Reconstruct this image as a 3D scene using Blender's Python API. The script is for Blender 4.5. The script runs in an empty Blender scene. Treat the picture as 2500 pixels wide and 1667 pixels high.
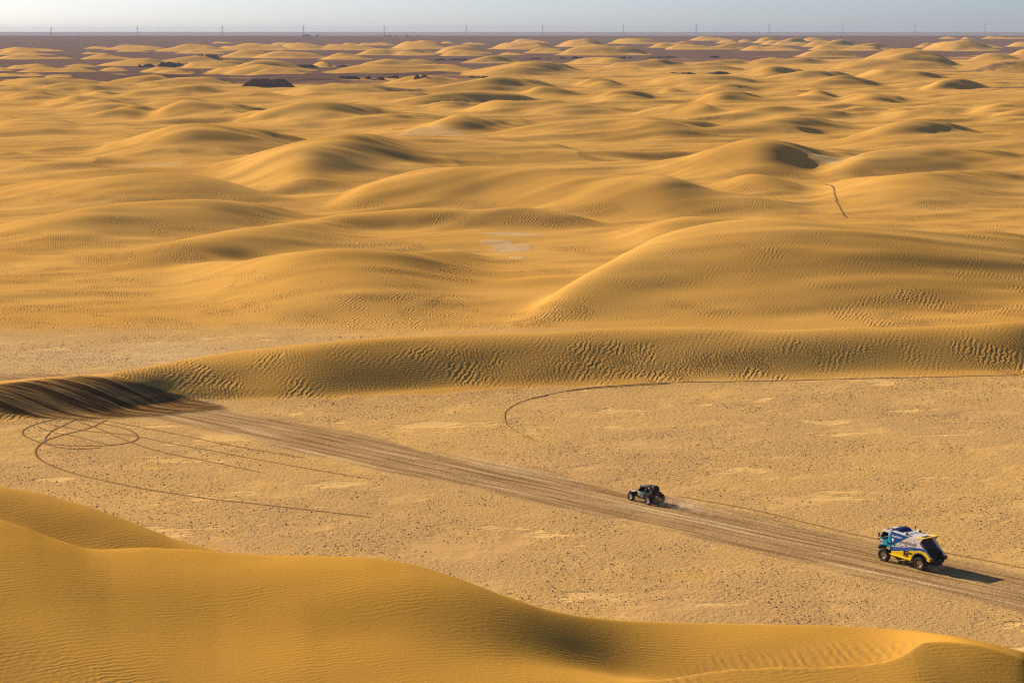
import bpy, bmesh, math, random
import numpy as np
from mathutils import Vector, Matrix

# ------------------------------------------------------------------ scene, camera, sky, sun
scene = bpy.context.scene
C = scene.collection
R = math.radians
random.seed(7)
rng = np.random.default_rng(11)

CAM_H = 52.0
F_PX, CX, CY, HORIZON = 5300.0, 1250.0, 833.5, 79.0      # photograph is 2500 px wide
PITCH = math.atan((CY - HORIZON) / F_PX)

cam_data = bpy.data.cameras.new('camera')
cam = bpy.data.objects.new('camera', cam_data)
C.objects.link(cam)
cam.location = (0, 0, CAM_H)
cam.rotation_euler = (math.pi / 2 - PITCH, 0, 0)
cam_data.sensor_width = 36.0
cam_data.lens = 36.0 * F_PX / 2500.0
cam_data.clip_start = 1.0
cam_data.clip_end = 200000.0
scene.camera = cam

SUN_EL, SUN_AZ = 23.5, 139.0          # azimuth counted from +X towards +Y
world = bpy.data.worlds.new('World')
scene.world = world
world.use_nodes = True
wn = world.node_tree
bg = wn.nodes['Background']
sky = wn.nodes.new('ShaderNodeTexSky')
sky.sky_type = 'NISHITA'
sky.sun_disc = False
sky.sun_elevation = R(SUN_EL)
sky.sun_rotation = R(90.0 - SUN_AZ)
sky.altitude = 0
sky.air_density = 0.5
sky.dust_density = 0.85
sky.ozone_density = 3.5
bg.inputs['Strength'].default_value = 0.077
wn.links.new(sky.outputs[0], bg.inputs[0])

sun_data = bpy.data.lights.new('sun', 'SUN')
sun_data.energy = 5.0
sun_data.angle = R(0.5)
sun_data.color = (1.0, 0.83, 0.62)
sun = bpy.data.objects.new('sun', sun_data)
C.objects.link(sun)
sd = Vector((math.cos(R(SUN_EL)) * math.cos(R(SUN_AZ)), math.cos(R(SUN_EL)) * math.sin(R(SUN_AZ)), math.sin(R(SUN_EL))))
sun.rotation_euler = sd.to_track_quat('Z', 'Y').to_euler()

vs = scene.view_settings
vs.view_transform = 'Standard'
vs.look = 'None'
vs.gamma = 1.0
vs.exposure = 0.71
scene.render.engine = 'CYCLES'
scene.cycles.max_bounces = 6
scene.cycles.diffuse_bounces = 3
scene.cycles.volume_bounces = 1
scene.cycles.use_denoising = False
scene.cycles.pixel_filter_type = 'BLACKMAN_HARRIS'
scene.cycles.filter_width = 1.3
# ------------------------------------------------------------------ dune crests as traced
def exec_ridges():
    r = ridge
    # far field, left
    r(.13, 'A -60,95,138 0,92,138 110,97,138 200,110,138 330,118,136 440,130,133 500,135,135')
    r(.13, 'A -60,125,165 30,122,165 110,108,165 200,130,165 280,152,165 400,160,163 430,163,163')
    r(.13, 'A -80,160,195 30,155,196 130,160,196 250,165,194 340,182,190 460,178,188 550,186,186')
    r(.13, 'A 610,117,119 690,101,119 760,106,119 830,115,119 860,119,119')
    r(.13, 'A 740,127,129 820,110,129 905,87,129 980,92,129 1080,97,129 1180,110,128 1250,122,126 1290,126,126')
    r(.13, 'A 840,138,140 900,128,140 950,126,140 1060,135,140 1100,140,140')
    r(.13, 'A 595,156,158 650,141,158 700,147,158 810,157,158')
    r(.13, 'A 580,192,198 650,175,198 740,155,198 820,166,197 900,180,196 980,190,195 1010,195,195')
    r(.13, 'A 1120,135,138 1250,112,140 1370,80,140 1450,86,140 1540,95,140 1600,110,139 1700,130,138 1740,137,138')
    r(.13, 'A 1260,153,154 1340,140,154 1410,128,154 1500,132,154 1600,146,154 1660,153,154')
    r(.13, 'A 1545,77,79 1600,67,79 1650,70,79 1720,78,79')
    r(.13, 'A 1540,115,130 1590,85,130 1650,84,130 1700,97,130 1760,84,130 1830,74,130 1900,82,130 1960,86,130 2060,100,130 2110,120,130 2140,129,130')
    r(.13, 'A 2000,102,129 2110,84,129 2190,73,129 2260,80,129 2340,94,128 2400,120,124')
    r(.13, 'A 1950,94,96 2030,72,96 2130,76,96 2200,92,96')
    r(.13, 'A 1600,167,185 1700,145,185 1780,125,185 1850,130,185 1950,136,180 2050,160,180')
    r(.13, 'A 1840,178,188 1950,150,190 2040,132,190 2130,140,190 2250,146,188 2352,152,186 2420,175,180')
    r(.13, 'A 690,242,245 830,215,245 950,195,245 1090,184,245 1180,186,240 1280,215,238')
    r(.14, 'A 1050,220,225 1180,205,225 1300,185,225 1450,165,222 1520,160,220 1600,170,220 1690,184,215 1760,205,210')
    r(.13, 'A 1280,245,255 1400,218,260 1550,210,262 1700,190,260 1850,180,255 1950,200,250')
    r(.14, 'A 1480,297,300 1600,265,300 1750,240,300 1850,205,298 1990,190,296 2130,200,290 2250,210,280 2352,235,265')
    r(.14, 'A 1620,306,308 1740,268,308 1890,229,308 1980,240,308 2080,252,306 2200,270,306 2300,290,300')
    r(.14, 'A 1780,318,320 1870,290,318 1980,260,318 2080,275,316 2200,290,314 2352,309,312')
    r(.15, 'A -100,250,285 0,252,282 60,265,278 100,275,276')
    r(.13, 'A 20,265,268 90,240,268 170,238,268 220,230,268 330,226,266 400,250,262')
    r(.14, 'A 110,292,294 200,268,294 280,256,294 370,258,294 430,262,294 500,252,294 600,254,292 680,270,290 720,284,286')
    r(.13, 'A 480,244,250 560,230,250 640,230,250 700,247,250')
    r(.13, 'A 720,280,285 800,255,285 870,256,283 930,275,280')
    r(.13, 'A 1020,285,297 1130,250,298 1200,252,298 1330,262,296 1410,288,294')
    r(.13, 'A 1140,299,302 1200,275,302 1280,272,302 1350,280,300 1400,295,298')
    r(.14, 'A -100,292,330 0,290,330 110,302,330 170,305,328 230,295,328 300,305,325 340,320,322')
    r(.13, 'A 320,325,335 390,313,335 450,318,333 560,332,333')
    r(.17, 'A -100,330,392 60,326,392 200,322,392 300,328,390 420,335,388 560,340,382 680,345,372 800,358,365')
    r(.13, 'A 690,320,322 780,305,322 880,300,320 960,312,318')
    r(.14, 'A 720,378,380 850,345,385 980,322,390 1100,308,390 1200,312,388 1290,332,380 1350,358,370')
    r(.16, 'A 920,395,400 1100,355,402 1300,330,400 1500,322,395 1600,330,392 1680,355,388 1720,380,385')
    r(.13, 'A 930,413,416 1030,390,416 1120,370,416 1190,376,415 1300,392,412 1340,402,405')
    r(.14, 'A 270,412,430 380,380,430 470,362,430 560,372,430 680,378,428 780,380,425 870,385,420 930,402,410')
    r(.15, 'A 540,432,440 570,405,440 630,398,440 700,405,435 760,420,430')
    r(.17, 'A 600,460,470 680,435,470 740,420,468 800,428,465 850,438,460 880,452,455')
    r(.2, 'A 1100,440,450 1250,400,450 1400,382,450 1460,379,450 1530,386,448 1600,405,445 1690,428,435 1720,433,434')
    r(.11, 'A 830,470,500 1000,425,502 1180,415,500 1310,415,498 1400,430,480 1480,455,465')
    r(.14, 'A -120,430,510 50,422,510 170,423,508 300,420,500 450,430,480 540,455,470')
    r(.2, 'A -100,505,530 0,503,528 80,505,522 140,513,516')
    r(.12, 'A 280,520,560 420,490,565 560,450,570 590,455,570 640,465,570 690,447,570 740,455,570 790,480,560')
    r(.13, 'A 450,560,575 600,505,580 720,480,580 850,472,575 950,480,545 1020,495,520 1060,511,512')
    r(.18, 'A 400,540,545 480,552,580 560,548,585 680,530,590 800,515,588 900,512,580 1000,515,570 1100,540,560')
    r(.13, 'A -120,565,820 60,556,820 150,558,800 280,570,780 420,572,740 560,590,690 640,610,630')
    r(.12, 'A 610,610,620 700,582,640 800,565,642 950,530,645 1080,515,645 1180,520,645 1250,550,620')
    r(.16, 'A 1020,634,640 1120,580,645 1200,545,648 1330,490,650 1420,487,650 1540,498,650 1650,495,648 1760,490,645 1860,487,640 1960,500,630 2050,535,600')
    r(.12, 'A 1060,528,532 1180,495,530 1320,470,520 1420,478,505 1520,490,494')
    r(.1, 'A 1440,475,482 1500,455,490 1650,438,492 1780,425,492 1850,420,492 1930,430,490 2020,445,485 2130,472,478')
    r(.12, 'A 1930,437,442 2050,410,470 2200,395,480 2352,384,485 B 90,366,445 150,372,445 250,380,440 380,395,432 500,410,425 600,420,422')
    r(.13, 'A 1640,665,672 1900,580,700 2050,540,710 2200,505,715 2352,495,715 B 100,495,715 210,498,705 330,510,690 450,525,670 600,548,620 740,568,572')
    # far field, middle
    r(.13, 'B -60,102,129 0,92,129 60,82,129 130,86,129 220,93,129 330,100,128 430,118,126 470,128,129')
    r(.13, 'B 140,84,90 200,74,90 290,84,90'); r(.13, 'B 240,92,95 320,75,95 400,78,95 430,70,95 500,76,92 560,89,90')
    r(.13, 'B 480,105,108 560,80,118 620,62,120 690,66,120 740,55,120 800,62,120 880,70,118 950,88,112 1000,101,104')
    r(.13, 'B 870,75,80 900,62,80 940,70,80 970,80,80')
    r(.13, 'B 240,162,165 330,130,165 420,112,165 500,122,165 600,120,160 700,110,155 800,118,150 880,132,140')
    r(.13, 'B 520,166,168 600,138,168 680,142,168 780,155,167 830,165,166')
    r(.13, 'B 800,145,152 900,110,155 1000,92,155 1100,95,150 1180,110,145 1260,134,138')
    r(.13, 'B 860,165,170 930,140,172 1000,123,172 1070,132,172 1150,148,170 1210,167,168')
    r(.13, 'B -20,193,200 60,170,200 140,147,200 210,158,200 300,170,195 380,184,186')
    r(.13, 'B 1020,85,88 1090,74,88 1150,76,88 1220,87,88')
    r(.13, 'B 1210,110,118 1270,82,122 1340,70,124 1420,76,124 1480,72,124 1540,66,124 1620,70,124 1700,90,122 1760,110,114')
    r(.13, 'B 1380,72,75 1420,55,76 1460,46,76 1520,50,76 1600,60,76 1680,74,76')
    r(.13, 'B 1700,95,100 1760,68,104 1820,55,106 1880,52,106 1940,42,106 2000,48,106 2080,70,104 2120,88,90')
    r(.13, 'B 1480,149,152 1540,125,152 1600,110,152 1680,118,152 1760,125,150 1820,140,145')
    r(.14, 'B 1690,162,165 1780,130,168 1880,100,168 2000,85,168 2100,92,168 2150,105,166 2180,100,166 2230,92,166 2300,98,166 2352,105,166 C 60,130,160 90,148,150', sm=.02)
    r(.13, 'B 2080,70,80 2150,38,84 2200,35,84 2270,42,84 2352,45,84 C 60,40,82 140,42,82 190,70,80')
    r(.13, 'B 1300,158,165 1350,142,165 1420,150,165 1500,162,164')
    r(.15, 'B -100,235,255 -50,215,255 20,208,250 80,225,246 110,242,243')
    r(.15, 'B 240,246,250 330,220,252 430,200,252 500,192,252 550,198,250 590,205,240 700,195,240 800,200,240 880,208,236 940,225,235', sm=.02)
    r(.13, 'B -10,299,300 100,275,300 200,250,300 310,232,300 420,235,300 550,238,298 650,235,296 760,230,292 900,222,290 1000,222,290 1100,220,295 1200,225,300')
    r(.17, 'B 1020,221,222 1100,200,225 1200,175,225 1290,160,222 1360,160,218 1420,175,210 1480,195,200')
    r(.12, 'B 1000,305,310 1150,270,318 1300,240,320 1450,215,320 1600,195,318 1720,186,315 1800,195,312 1900,212,300 2000,240,250')
    r(.12, 'B 1780,215,230 1900,188,230 2000,180,230 2100,180,232 2200,190,230 2300,215,225')
    r(.13, 'B 1700,268,275 1780,250,275 1900,258,285 2050,265,290 2150,255,292 2250,250,292 2352,262,290 C 60,284,286')
    r(.12, 'B 2050,250,260 2150,225,262 2250,215,262 2352,208,262 C 100,190,255 200,183,250 300,186,240 400,215,230')
    r(.12, 'B 450,378,382 560,340,390 650,318,395 760,312,400 900,318,395 1050,325,380 1150,345,350')
    r(.1, 'B 680,430,440 800,395,450 950,375,450 1100,350,450 1250,320,450 1400,310,440 1550,315,420 1700,330,410 1800,370,400')
    r(.18, 'B 1830,380,383 1880,365,392 1950,340,395 2020,332,396 2100,338,396 2180,352,388 2250,370,372')
    r(.14, 'B -20,440,452 120,392,450 250,400,448 400,425,440 450,437,438')
    r(.08, 'B -50,480,500 150,450,505 350,440,505 550,432,500 750,430,490 870,442,450')
    r(.22, 'B 450,508,520 650,475,530 800,455,530 900,440,525 1000,430,510 1150,425,500 1250,428,498 1350,440,496 1450,450,497 1530,468,497 1610,480,488 1640,484,485')
    r(.14, 'B 740,550,560 850,510,575 1000,495,580 1100,525,560')
    r(.15, 'B 1000,570,600 1100,515,605 1190,490,605 1240,480,605 1320,490,605 1420,500,600 1550,500,590 1700,490,570 1820,498,550 1930,510,540 2030,527,530')
    r(.1, 'B 1380,596,600 1550,560,610 1700,535,615 1850,525,612 2000,530,600 2100,540,590 2250,560,580')
    r(.2, 'B 1480,645,660 1620,625,665 1700,612,665 1800,605,662 1870,610,640 1960,620,632 2010,628,630')
    r(.17, 'B -40,680,720 150,610,720 350,600,720 550,580,700 700,570,690 850,570,680 930,578,640 990,594,598')
    r(.1, 'B 560,716,740 750,672,780 900,628,800 1010,588,800 1050,600,800 1200,612,790 1350,606,780 1470,605,770 1560,625,740 1620,665,710')
    r(.13, 'B 1450,452,470 1540,405,470 1620,392,470 1700,400,470 1800,415,465 1900,440,455')
    r(.12, 'B 1960,484,490 2050,445,500 2150,425,500 2280,418,500 2352,420,500 C 60,430,490 110,450,480')
    # far field, right
    r(.13, 'C 330,52,58 430,28,60 500,32,60 600,42,58 680,56,56')
    r(.13, 'C 20,104,110 80,82,112 160,70,112 240,78,110 300,58,92 380,60,88 480,82,88')
    r(.13, 'C 150,122,125 250,88,126 330,84,126 420,92,126 500,105,125 560,95,124 640,75,124 720,80,120 800,92,112 840,102,104')
    r(.13, 'C 530,78,80 580,60,80 660,50,80 740,64,80'); r(.13, 'C 680,70,72 740,50,72 800,52,72 830,66,70')
    r(.13, 'C 800,72,78 860,42,78 920,32,78 1000,40,76 1060,60,74')
    r(.13, 'C 840,86,88 900,65,90 960,52,90 1020,62,88 1080,40,85 1120,27,85 1200,36,84 1280,60,80')
    r(.13, 'C 1150,64,66 1200,42,66 1250,33,66 1320,42,64 1380,58,60')
    r(.13, 'C 930,92,94 1000,65,95 1080,75,95 1140,68,95 1220,75,94 1300,86,90')
    r(.14, 'C 1150,102,104 1220,72,106 1290,58,106 1350,66,106 1390,60,106 1440,42,106 1520,38,104 1600,50,100 1660,78,90')
    r(.13, 'C 700,128,132 780,100,134 830,90,134 900,105,134 970,98,134 1040,102,134 1120,118,132 1180,129,130')
    r(.13, 'C 1190,124,128 1280,95,130 1350,84,130 1450,95,128 1540,98,126 1600,88,126 1680,65,124 1740,58,122 1800,68,118 1870,100,112')
    r(.13, 'C 1430,129,132 1540,105,134 1640,98,134 1720,90,134 1800,115,130')
    r(.13, 'C 1110,175,178 1200,145,180 1270,125,180 1340,124,180 1430,135,178 1520,145,172 1600,159,162')
    r(.13, 'C 1440,185,195 1600,150,260 1700,115,260 1800,100,255 1900,103,250 2000,115,252 2100,140,250 2200,172,246 2300,205,240 2400,230,238')
    r(.13, 'C 2000,110,115 2080,75,135 2160,52,136 2220,55,136 2290,62,136 2352,52,136 Q 1980,60,134 2100,80,130 2200,105,110')
    r(.12, 'Q 1720,44,46 1800,28,46 1870,42,46'); r(.12, 'Q 1880,46,50 1930,30,50 1990,46,48')
    r(.12, 'Q 2020,42,46 2100,27,46 2180,33,46 2250,38,46 2380,36,46 2500,40,46'); r(.13, 'Q 1540,106,110 1620,75,112 1720,55,112 1800,62,104')
    r(.13, 'Q 1750,133,136 1850,100,137 1950,108,136 2020,112,132 2100,126,128'); r(.13, 'Q 1930,104,108 2010,80,112 2100,90,112 2200,107,110')
    r(.13, 'Q 2200,98,104 2280,72,106 2352,68,106 2480,64,106 2600,80,106')
    r(.13, 'Q 1910,198,205 2000,172,206 2090,150,207 2200,155,207 2300,160,205 2400,168,203')
    r(.13, 'Q 2220,152,158 2300,132,170 2352,120,170 2430,105,170 2560,110,170 2700,140,170')
    r(.14, 'Q 1920,290,292 2050,255,294 2150,215,296 2230,190,296 2290,182,296 2352,180,296 2430,190,296 2560,200,290 2700,250,280')
    r(.15, 'C 350,495,520 450,445,530 580,425,530 700,408,525 780,410,510 860,420,480 930,442,460')
    r(.2, 'C 400,447,450 480,405,450 560,380,450 650,372,448 750,372,440 850,385,420 900,394,400')
    r(.17, 'C 230,449,450 300,430,452 380,412,450 450,410,440'); r(.14, 'C 100,440,460 160,408,462 220,402,455 280,408,440 320,424,430')
    r(.14, 'C 660,292,300 750,262,325 850,242,328 940,236,328 1050,238,325 1200,248,315 1300,270,300')
    r(.2, 'C 850,330,340 1050,300,350 1200,275,350 1330,262,340 1450,258,320 1550,265,300 1620,276,280')
    r(.14, 'C 1130,388,400 1250,355,405 1350,330,405 1450,312,402 1550,318,398 1650,335,385 1790,357,362')
    r(.17, 'C 1490,318,325 1600,285,340 1690,260,350 1800,272,350 1950,278,350 2080,280,350 2180,290,345 2250,320,330')
    r(.13, 'C 1250,245,250 1400,235,275 1500,215,278 1600,198,278 1750,190,278 1850,200,278 2000,205,278 2150,215,275 2250,240,270 2352,258,262')
    r(.13, 'C 2000,430,440 2100,370,445 2200,345,440 2300,330,435 2352,330,430 Q 2000,340,420 2100,345,400 2200,365,380')
    r(.13, 'C 180,242,245 350,230,250 500,205,245 650,185,240 780,168,235 850,165,230 900,190,215')
    r(.12, 'C 700,232,236 800,205,240 900,188,240 970,182,238 1050,195,235 1150,180,235 1250,175,232 1350,178,230 1440,190,225')
    r(.17, 'C 20,265,280 80,252,285 160,258,290 280,255,290 380,250,285 450,238,280 560,236,276 680,240,270 800,250,260')
    r(.12, 'C 1000,405,420 1070,388,420 1150,395,415 1210,410,412')
    r(.1, 'C 1080,450,520 1250,410,520 1350,415,500 1480,445,470'); r(.08, 'C 1400,460,560 1550,425,560 1700,430,550 1850,440,530 1960,470,500')
    r(.1, 'C -40,350,380 150,325,385 350,305,390 500,305,385 650,315,370 800,335,362 890,357,360'); r(.16, 'C 640,318,330 720,310,330 800,326,332')
    r(.1, 'Q 1900,560,600 2100,520,610 2230,495,610 2352,488,610 2500,485,610 2650,500,610'); r(.1, 'Q 2050,630,660 2200,580,670 2352,535,670 2500,520,670 2700,520,670')
    r(.19, 'C -100,590,610 0,562,612 100,545,615 250,522,625 380,517,630 470,520,632 560,545,632 650,578,600 690,590,592')
    r(.1, 'C 430,628,640 600,590,650 750,560,660 900,535,660 940,530,660 1050,540,660 1200,555,650 1350,560,640 1500,585,620 1560,597,605')
    r(.14, 'C 1460,580,590 1510,550,592 1570,537,592 1650,545,592 1750,555,590 1830,570,580')
    r(.11, 'C 1690,605,630 1760,572,640 1900,562,640 2100,562,640 2200,575,640 2352,605,640 Q 2050,625,642 2150,643,645')
    # the great swells in mid field
    r(.17, 'D 560,180,290 750,125,290 900,85,290 1050,45,285 1250,5,285 1450,-12,285 1620,-18,285 1750,-8,285 1900,-5,280 2050,15,270 2150,35,255 2260,45,235 2352,78,205 E 60,100,180')
    r(.18, 'D -100,200,270 30,205,272 170,225,272 230,245,272 290,270,271')
    r(.14, 'D -200,270,395 150,275,395 400,278,390 600,290,375 750,310,360 850,344,350')
    r(.13, 'D -250,440,740 100,380,720 300,360,700 550,355,670 820,345,640 1000,342,620 1200,345,610 1400,370,600 1600,410,595 1800,465,592 2000,525,592 2150,570,598 2250,588,600')
    r(.1, 'D 1380,352,360 1600,275,420 1850,205,470 2100,150,540 2352,97,560 E 150,58,420 260,36,415 330,34,410 420,48,400 560,75,380 700,98,360 900,108,340 1050,112,300 1150,118,220 1240,125,140', sm=.02)
    r(.08, 'E -400,230,420 -200,190,400 0,170,400 200,145,395 400,120,380 700,102,340 900,110,320 1050,115,320 1250,128,320 1420,140,320 1550,150,310 1650,150,290 1750,155,285 1850,190,285 1930,235,285 1990,270,280', sm=.015)
    r(.17, 'E 1650,150,230 1850,175,280 1950,200,285 2100,208,285 2250,210,280 2352,213,275 F 150,205,265 400,197,240 500,199,210', sm=.02)
    r(.1, 'E 1000,118,125 1200,78,140 1400,40,150 1600,8,150 B 1900,636,810 2100,626,810 2352,612,820 C 150,624,820 300,630,820 450,640,800 600,648,760 740,664,700', sm=.02)
    r(.13, 'C -300,750,790 0,728,790 200,712,790 400,697,790 600,682,780 760,662,778 900,630,776 1050,600,772 1200,585,770 1300,582,768 1400,590,766 1480,612,762 1560,638,750 1640,655,720', sm=.02)
    r(.17, 'F 1350,120,180 1600,50,182 1800,8,182 C 1900,640,842 2000,628,842 2150,622,842 2280,625,825 Q 1900,635,770 2000,650,750 2100,675,738 2200,696,732', sm=.02)
    r(.13, 'D 1780,460,475 1830,400,525 1950,350,535 2080,325,540 2200,325,540 2352,338,540 E 100,355,515 200,368,475 300,380,400', sm=.02)
    r(.12, 'E -60,610,630 100,570,645 300,470,645 480,400,645 700,345,645 850,325,645 1050,320,645 1250,321,645 1450,330,640 1600,325,640 1750,345,645 1900,382,655 2000,390,665 2200,386,690 2352,383,720 F 150,376,740 230,392,735 330,430,725 450,470,715 600,505,710 750,525,705 900,550,705 1100,570,705 1300,600,705', sm=.015)
    r(.13, 'F -20,288,300 150,260,400 300,225,420 500,180,420 650,150,420 780,113,430 900,112,430 1050,118,425 1200,145,390,.1 1350,170,330,.09 1500,182,250,.08 1600,186,205,.08 1700,188,192,.08', sm=.02)
    r(.17, 'F 380,438,445 540,445,525 600,420,542 680,390,547 760,376,550 850,374,552 950,390,552 1050,415,552 1150,440,548 1250,455,525 1290,475,485', sm=.02)
    r(.05, 'F 1200,470,700 1500,400,700 1700,385,700 1900,380,700 2100,350,700 2352,335,700 2600,330,700 2900,350,700')
    r(.08, 'F 1200,350,430 1500,270,440 1650,210,430 1850,185,400 2100,168,380 2352,172,370 2600,180,370 2850,200,370')
    r(.09, 'D -300,790,1010 0,712,980 300,665,930 600,620,880 900,585,780 1200,566,710 1500,558,660 1750,560,640 2000,572,640 2200,600,640 2352,626,636', sm=.015)
    r(.1, 'D -100,978,990 300,972,1005 600,962,1025 850,942,1045 1100,900,1065 1400,840,1070 1700,780,1060 2000,730,1050 2200,704,1040 2352,692,1030 E 200,672,1010 400,680,990 500,720,980', sm=.012)
    r(.17, 'D 1900,790,800 2100,735,795 2352,692,805 E 200,662,800 400,648,798 550,635,796 700,625,795 850,622,793 950,627,792 1080,640,792 1200,635,792 1350,618,792 1450,617,791 1600,630,790 1750,655,787 1900,685,784 2000,715,780 2100,745,776 2200,768,772', sm=.012)
    r(.06, 'S 380,645,770 430,634,780 560,635,800 640,625,812 700,616,815 784,610,817 850,605,818 950,607,818 1050,602,815 1150,604,805 1240,625,790')
    r(.1, 'S 1220,800,812 1280,760,812 1340,725,812 1440,665,814 1500,630,815 1568,595,815 1640,565,815 1720,545,815 1830,533,815 1920,528,812 2000,536,812 2150,540,812 2300,545,812 2420,548,812 2500,555,812 2600,560,812 2800,580,812', sm=.015)
    r(.08, 'S 1470,565,600 1568,547,620 1628,537,620 1672,527,620 1720,530,610 1800,532,600 1885,525,590 1950,535,570')
    r(.13, 'S 2200,580,640 2290,556,645 2352,558,650 2420,565,655 2500,580,660 2600,600,660')
    # long ridge behind the gravel flat
    r(.19, 'G -500,900,978,.18 -150,895,978,.2 0,876,971,.22 100,866,965,.22 180,862,961,.21 260,857,953,.2 400,830,931,.18 550,805,929,.15 700,790,927 850,775,919 1000,770,911 1150,765,902 1280,762,897 1380,755,893 1480,750,890 1600,752,887 1720,758,882 1850,757,877 1950,752,874 2100,750,871 2352,745,867 2550,748,867 2700,760,867', sm=.012)
    # foreground dune
    r(.19, 'G -900,1080,1300 -400,1090,1300 -200,1102,1300 0,1118,1300 100,1133,1300 200,1160,1300 300,1195,1300 400,1235,1300 520,1272,1310 620,1310,1330', sm=.01, back=.45)
    r(.18, 'G -1200,1150,1950 -400,1180,1950 0,1228,1950 100,1262,1950 200,1278,1950 260,1270,1950 330,1263,1950 450,1266,1950 600,1279,1950 700,1281,1950 850,1291,1950 950,1311,1950 1050,1345,1950 1150,1385,1950,.18 1250,1414,1950,.16 1330,1426,1950,.125 1430,1434,1950,.09 1600,1438,1950,.07 1800,1441,1950,.07 2000,1446,1950,.075 2100,1451,1950,.085 2200,1466,1950 2352,1501,1950 2500,1545,1900 2700,1620,1900 3300,1800,1900', sm=.004, back=.5)
    r(.1, 'S -1200,1250,2400,.125,.16 -400,1290,2400,.125,.16 0,1340,2400,.125,.16 80,1366,2400,.125,.16 160,1416,2400,.125,.16 212,1453,2400,.125,.16 266,1490,2400,.125,.16 372,1533,2400,.125,.16 452,1565,2400,.125,.17 531,1588,2400,.125,.19 638,1598,2400,.125,.21 744,1602,2400,.125,.23 797,1612,2400,.125,.26 903,1624,2400,.125,.28 1010,1634,2400,.125,.22 1169,1655,2400,.125,.25 1250,1664,2400,.125,.3 1400,1672,2400,.125,.3 1520,1674,2400,.125,.3 1620,1665,2400,.125,.3 1712,1647,2400,.125,.35 1781,1637,2400,.125,.4 1888,1631,2400,.125,.45 1994,1628,2400,.125,.5 2100,1622,2400,.125,.5 2154,1614,2400,0.126,.5 2196,1598,2400,0.127,.5 2228,1573,2400,0.127,.5 2245,1563,2400,0.126,.5 2300,1567,2400,0.122,.5 2352,1577,2400,0.117,.5 2420,1597,2400,0.11,.5 2500,1624,2400,0.103,.5 2650,1685,2400,0.095,.5 2900,1800,2400,0.09,.5 3400,2050,2400,0.08,.5', sm=.0025, back=.5, shape=2.0)

PITS = [(580, 318, 7, 5, .9), (600, 622, 9, 4, 1.2), (1478, 388, 9, 6, 1.4), (1998, 322, 7, 6, 3.2), (2350, 318, 7, 5, .5), (1344, 296, 9, 7, 1.0),
        (1022, 163, 14, 16, 1.6), (1035, 260, 7, 7, .8), (2190, 215, 8, 10, 1.0), (715, 468, 9, 4, 1.3), (1668, 284, 14, 8, 1.6), (1185, 243, 16, 10, 1.6), (1430, 206, 16, 12, 1.6), (2075, 180, 16, 14, 2.0), (560, 220, 14, 10, 1.4), (945, 552, 12, 5, .8), (1990, 590, 14, 6, .5), (2010, 478, 8, 3, .8),
        (990, 1480, 9, 7, -.8)]
# ------------------------------------------------------------------ the lie of the land
CP, SP = math.cos(PITCH), math.sin(PITCH)
def tan_dep(py):                     # fall of the sight line per metre forward
    v = (np.asarray(py, float) - CY) / F_PX
    return (SP + v * CP) / (CP - v * SP)
def azim(px, py):                    # sideways metres per metre forward
    v = (np.asarray(py, float) - CY) / F_PX
    return (np.asarray(px, float) - CX) / F_PX / (CP - v * SP)

BY = np.array([0, 500, 530, 720, 1050, 1350, 1800, 2500, 3500, 5000, 6000, 7200, 7500, 7900, 9000, 14000, 24000, 25500, 60000.])
BZ = np.array([0, 0, .3, 1.6, 4.3, 8.4, 10.9, 13.8, 18., 23.5, 28.5, 37.5, 39.5, 38., 25., 10., 25., 54., 50.])
_y = np.concatenate([np.linspace(0, 9000, 9001), np.linspace(9010, 60000, 5100)])
_b = np.interp(_y, BY, BZ)
_k = np.exp(-np.linspace(-2.5, 2.5, 241) ** 2); _k /= _k.sum()
_b[:9001] = np.convolve(np.pad(_b[:9001], 120, mode='edge'), _k, 'valid')
def base(Y): return np.interp(Y, _y, _b)
_yt = np.linspace(60, 7400, 30000)
_tt = (CAM_H - base(_yt)) / _yt
def row_to_Y(py):                    # where a sight line meets the undisturbed plain
    return np.interp(-tan_dep(py), -_tt, _yt)

AZ = np.concatenate([np.linspace(-1.6, -.34, 14)[:-1], np.linspace(-.34, -.246, 70)[:-1], np.linspace(-.246, .246, 1240)[:-1],
                     np.linspace(.246, .34, 70)[:-1], np.linspace(.34, 1.6, 14)])
YY = np.concatenate([np.array([2., 15, 30, 50, 70, 85, 95, 105, 112]), np.exp(np.linspace(math.log(118), math.log(7600), 1640)),
                     np.linspace(7650, 9000, 24), np.linspace(9400, 23600, 24), np.linspace(23700, 26600, 60)])
NX, NY = len(AZ), len(YY)
PN = 4

T = {'A': (0, 80), 'B': (784, 80), 'C': (1568, 80), 'Q': (1716, 80), 'D': (0, 300), 'E': (784, 300), 'F': (1568, 300)}
def smooth(a, s):
    s = max(1.0, s); n = int(3 * s); k = np.exp(-.5 * (np.arange(-n, n + 1) / s) ** 2); k /= k.sum()
    return np.convolve(np.pad(a, n, mode='edge'), k, 'valid')
def ss(a, b, x):
    t = np.clip((x - a) / (b - a), 0, 1); return t * t * (3 - 2 * t)

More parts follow.
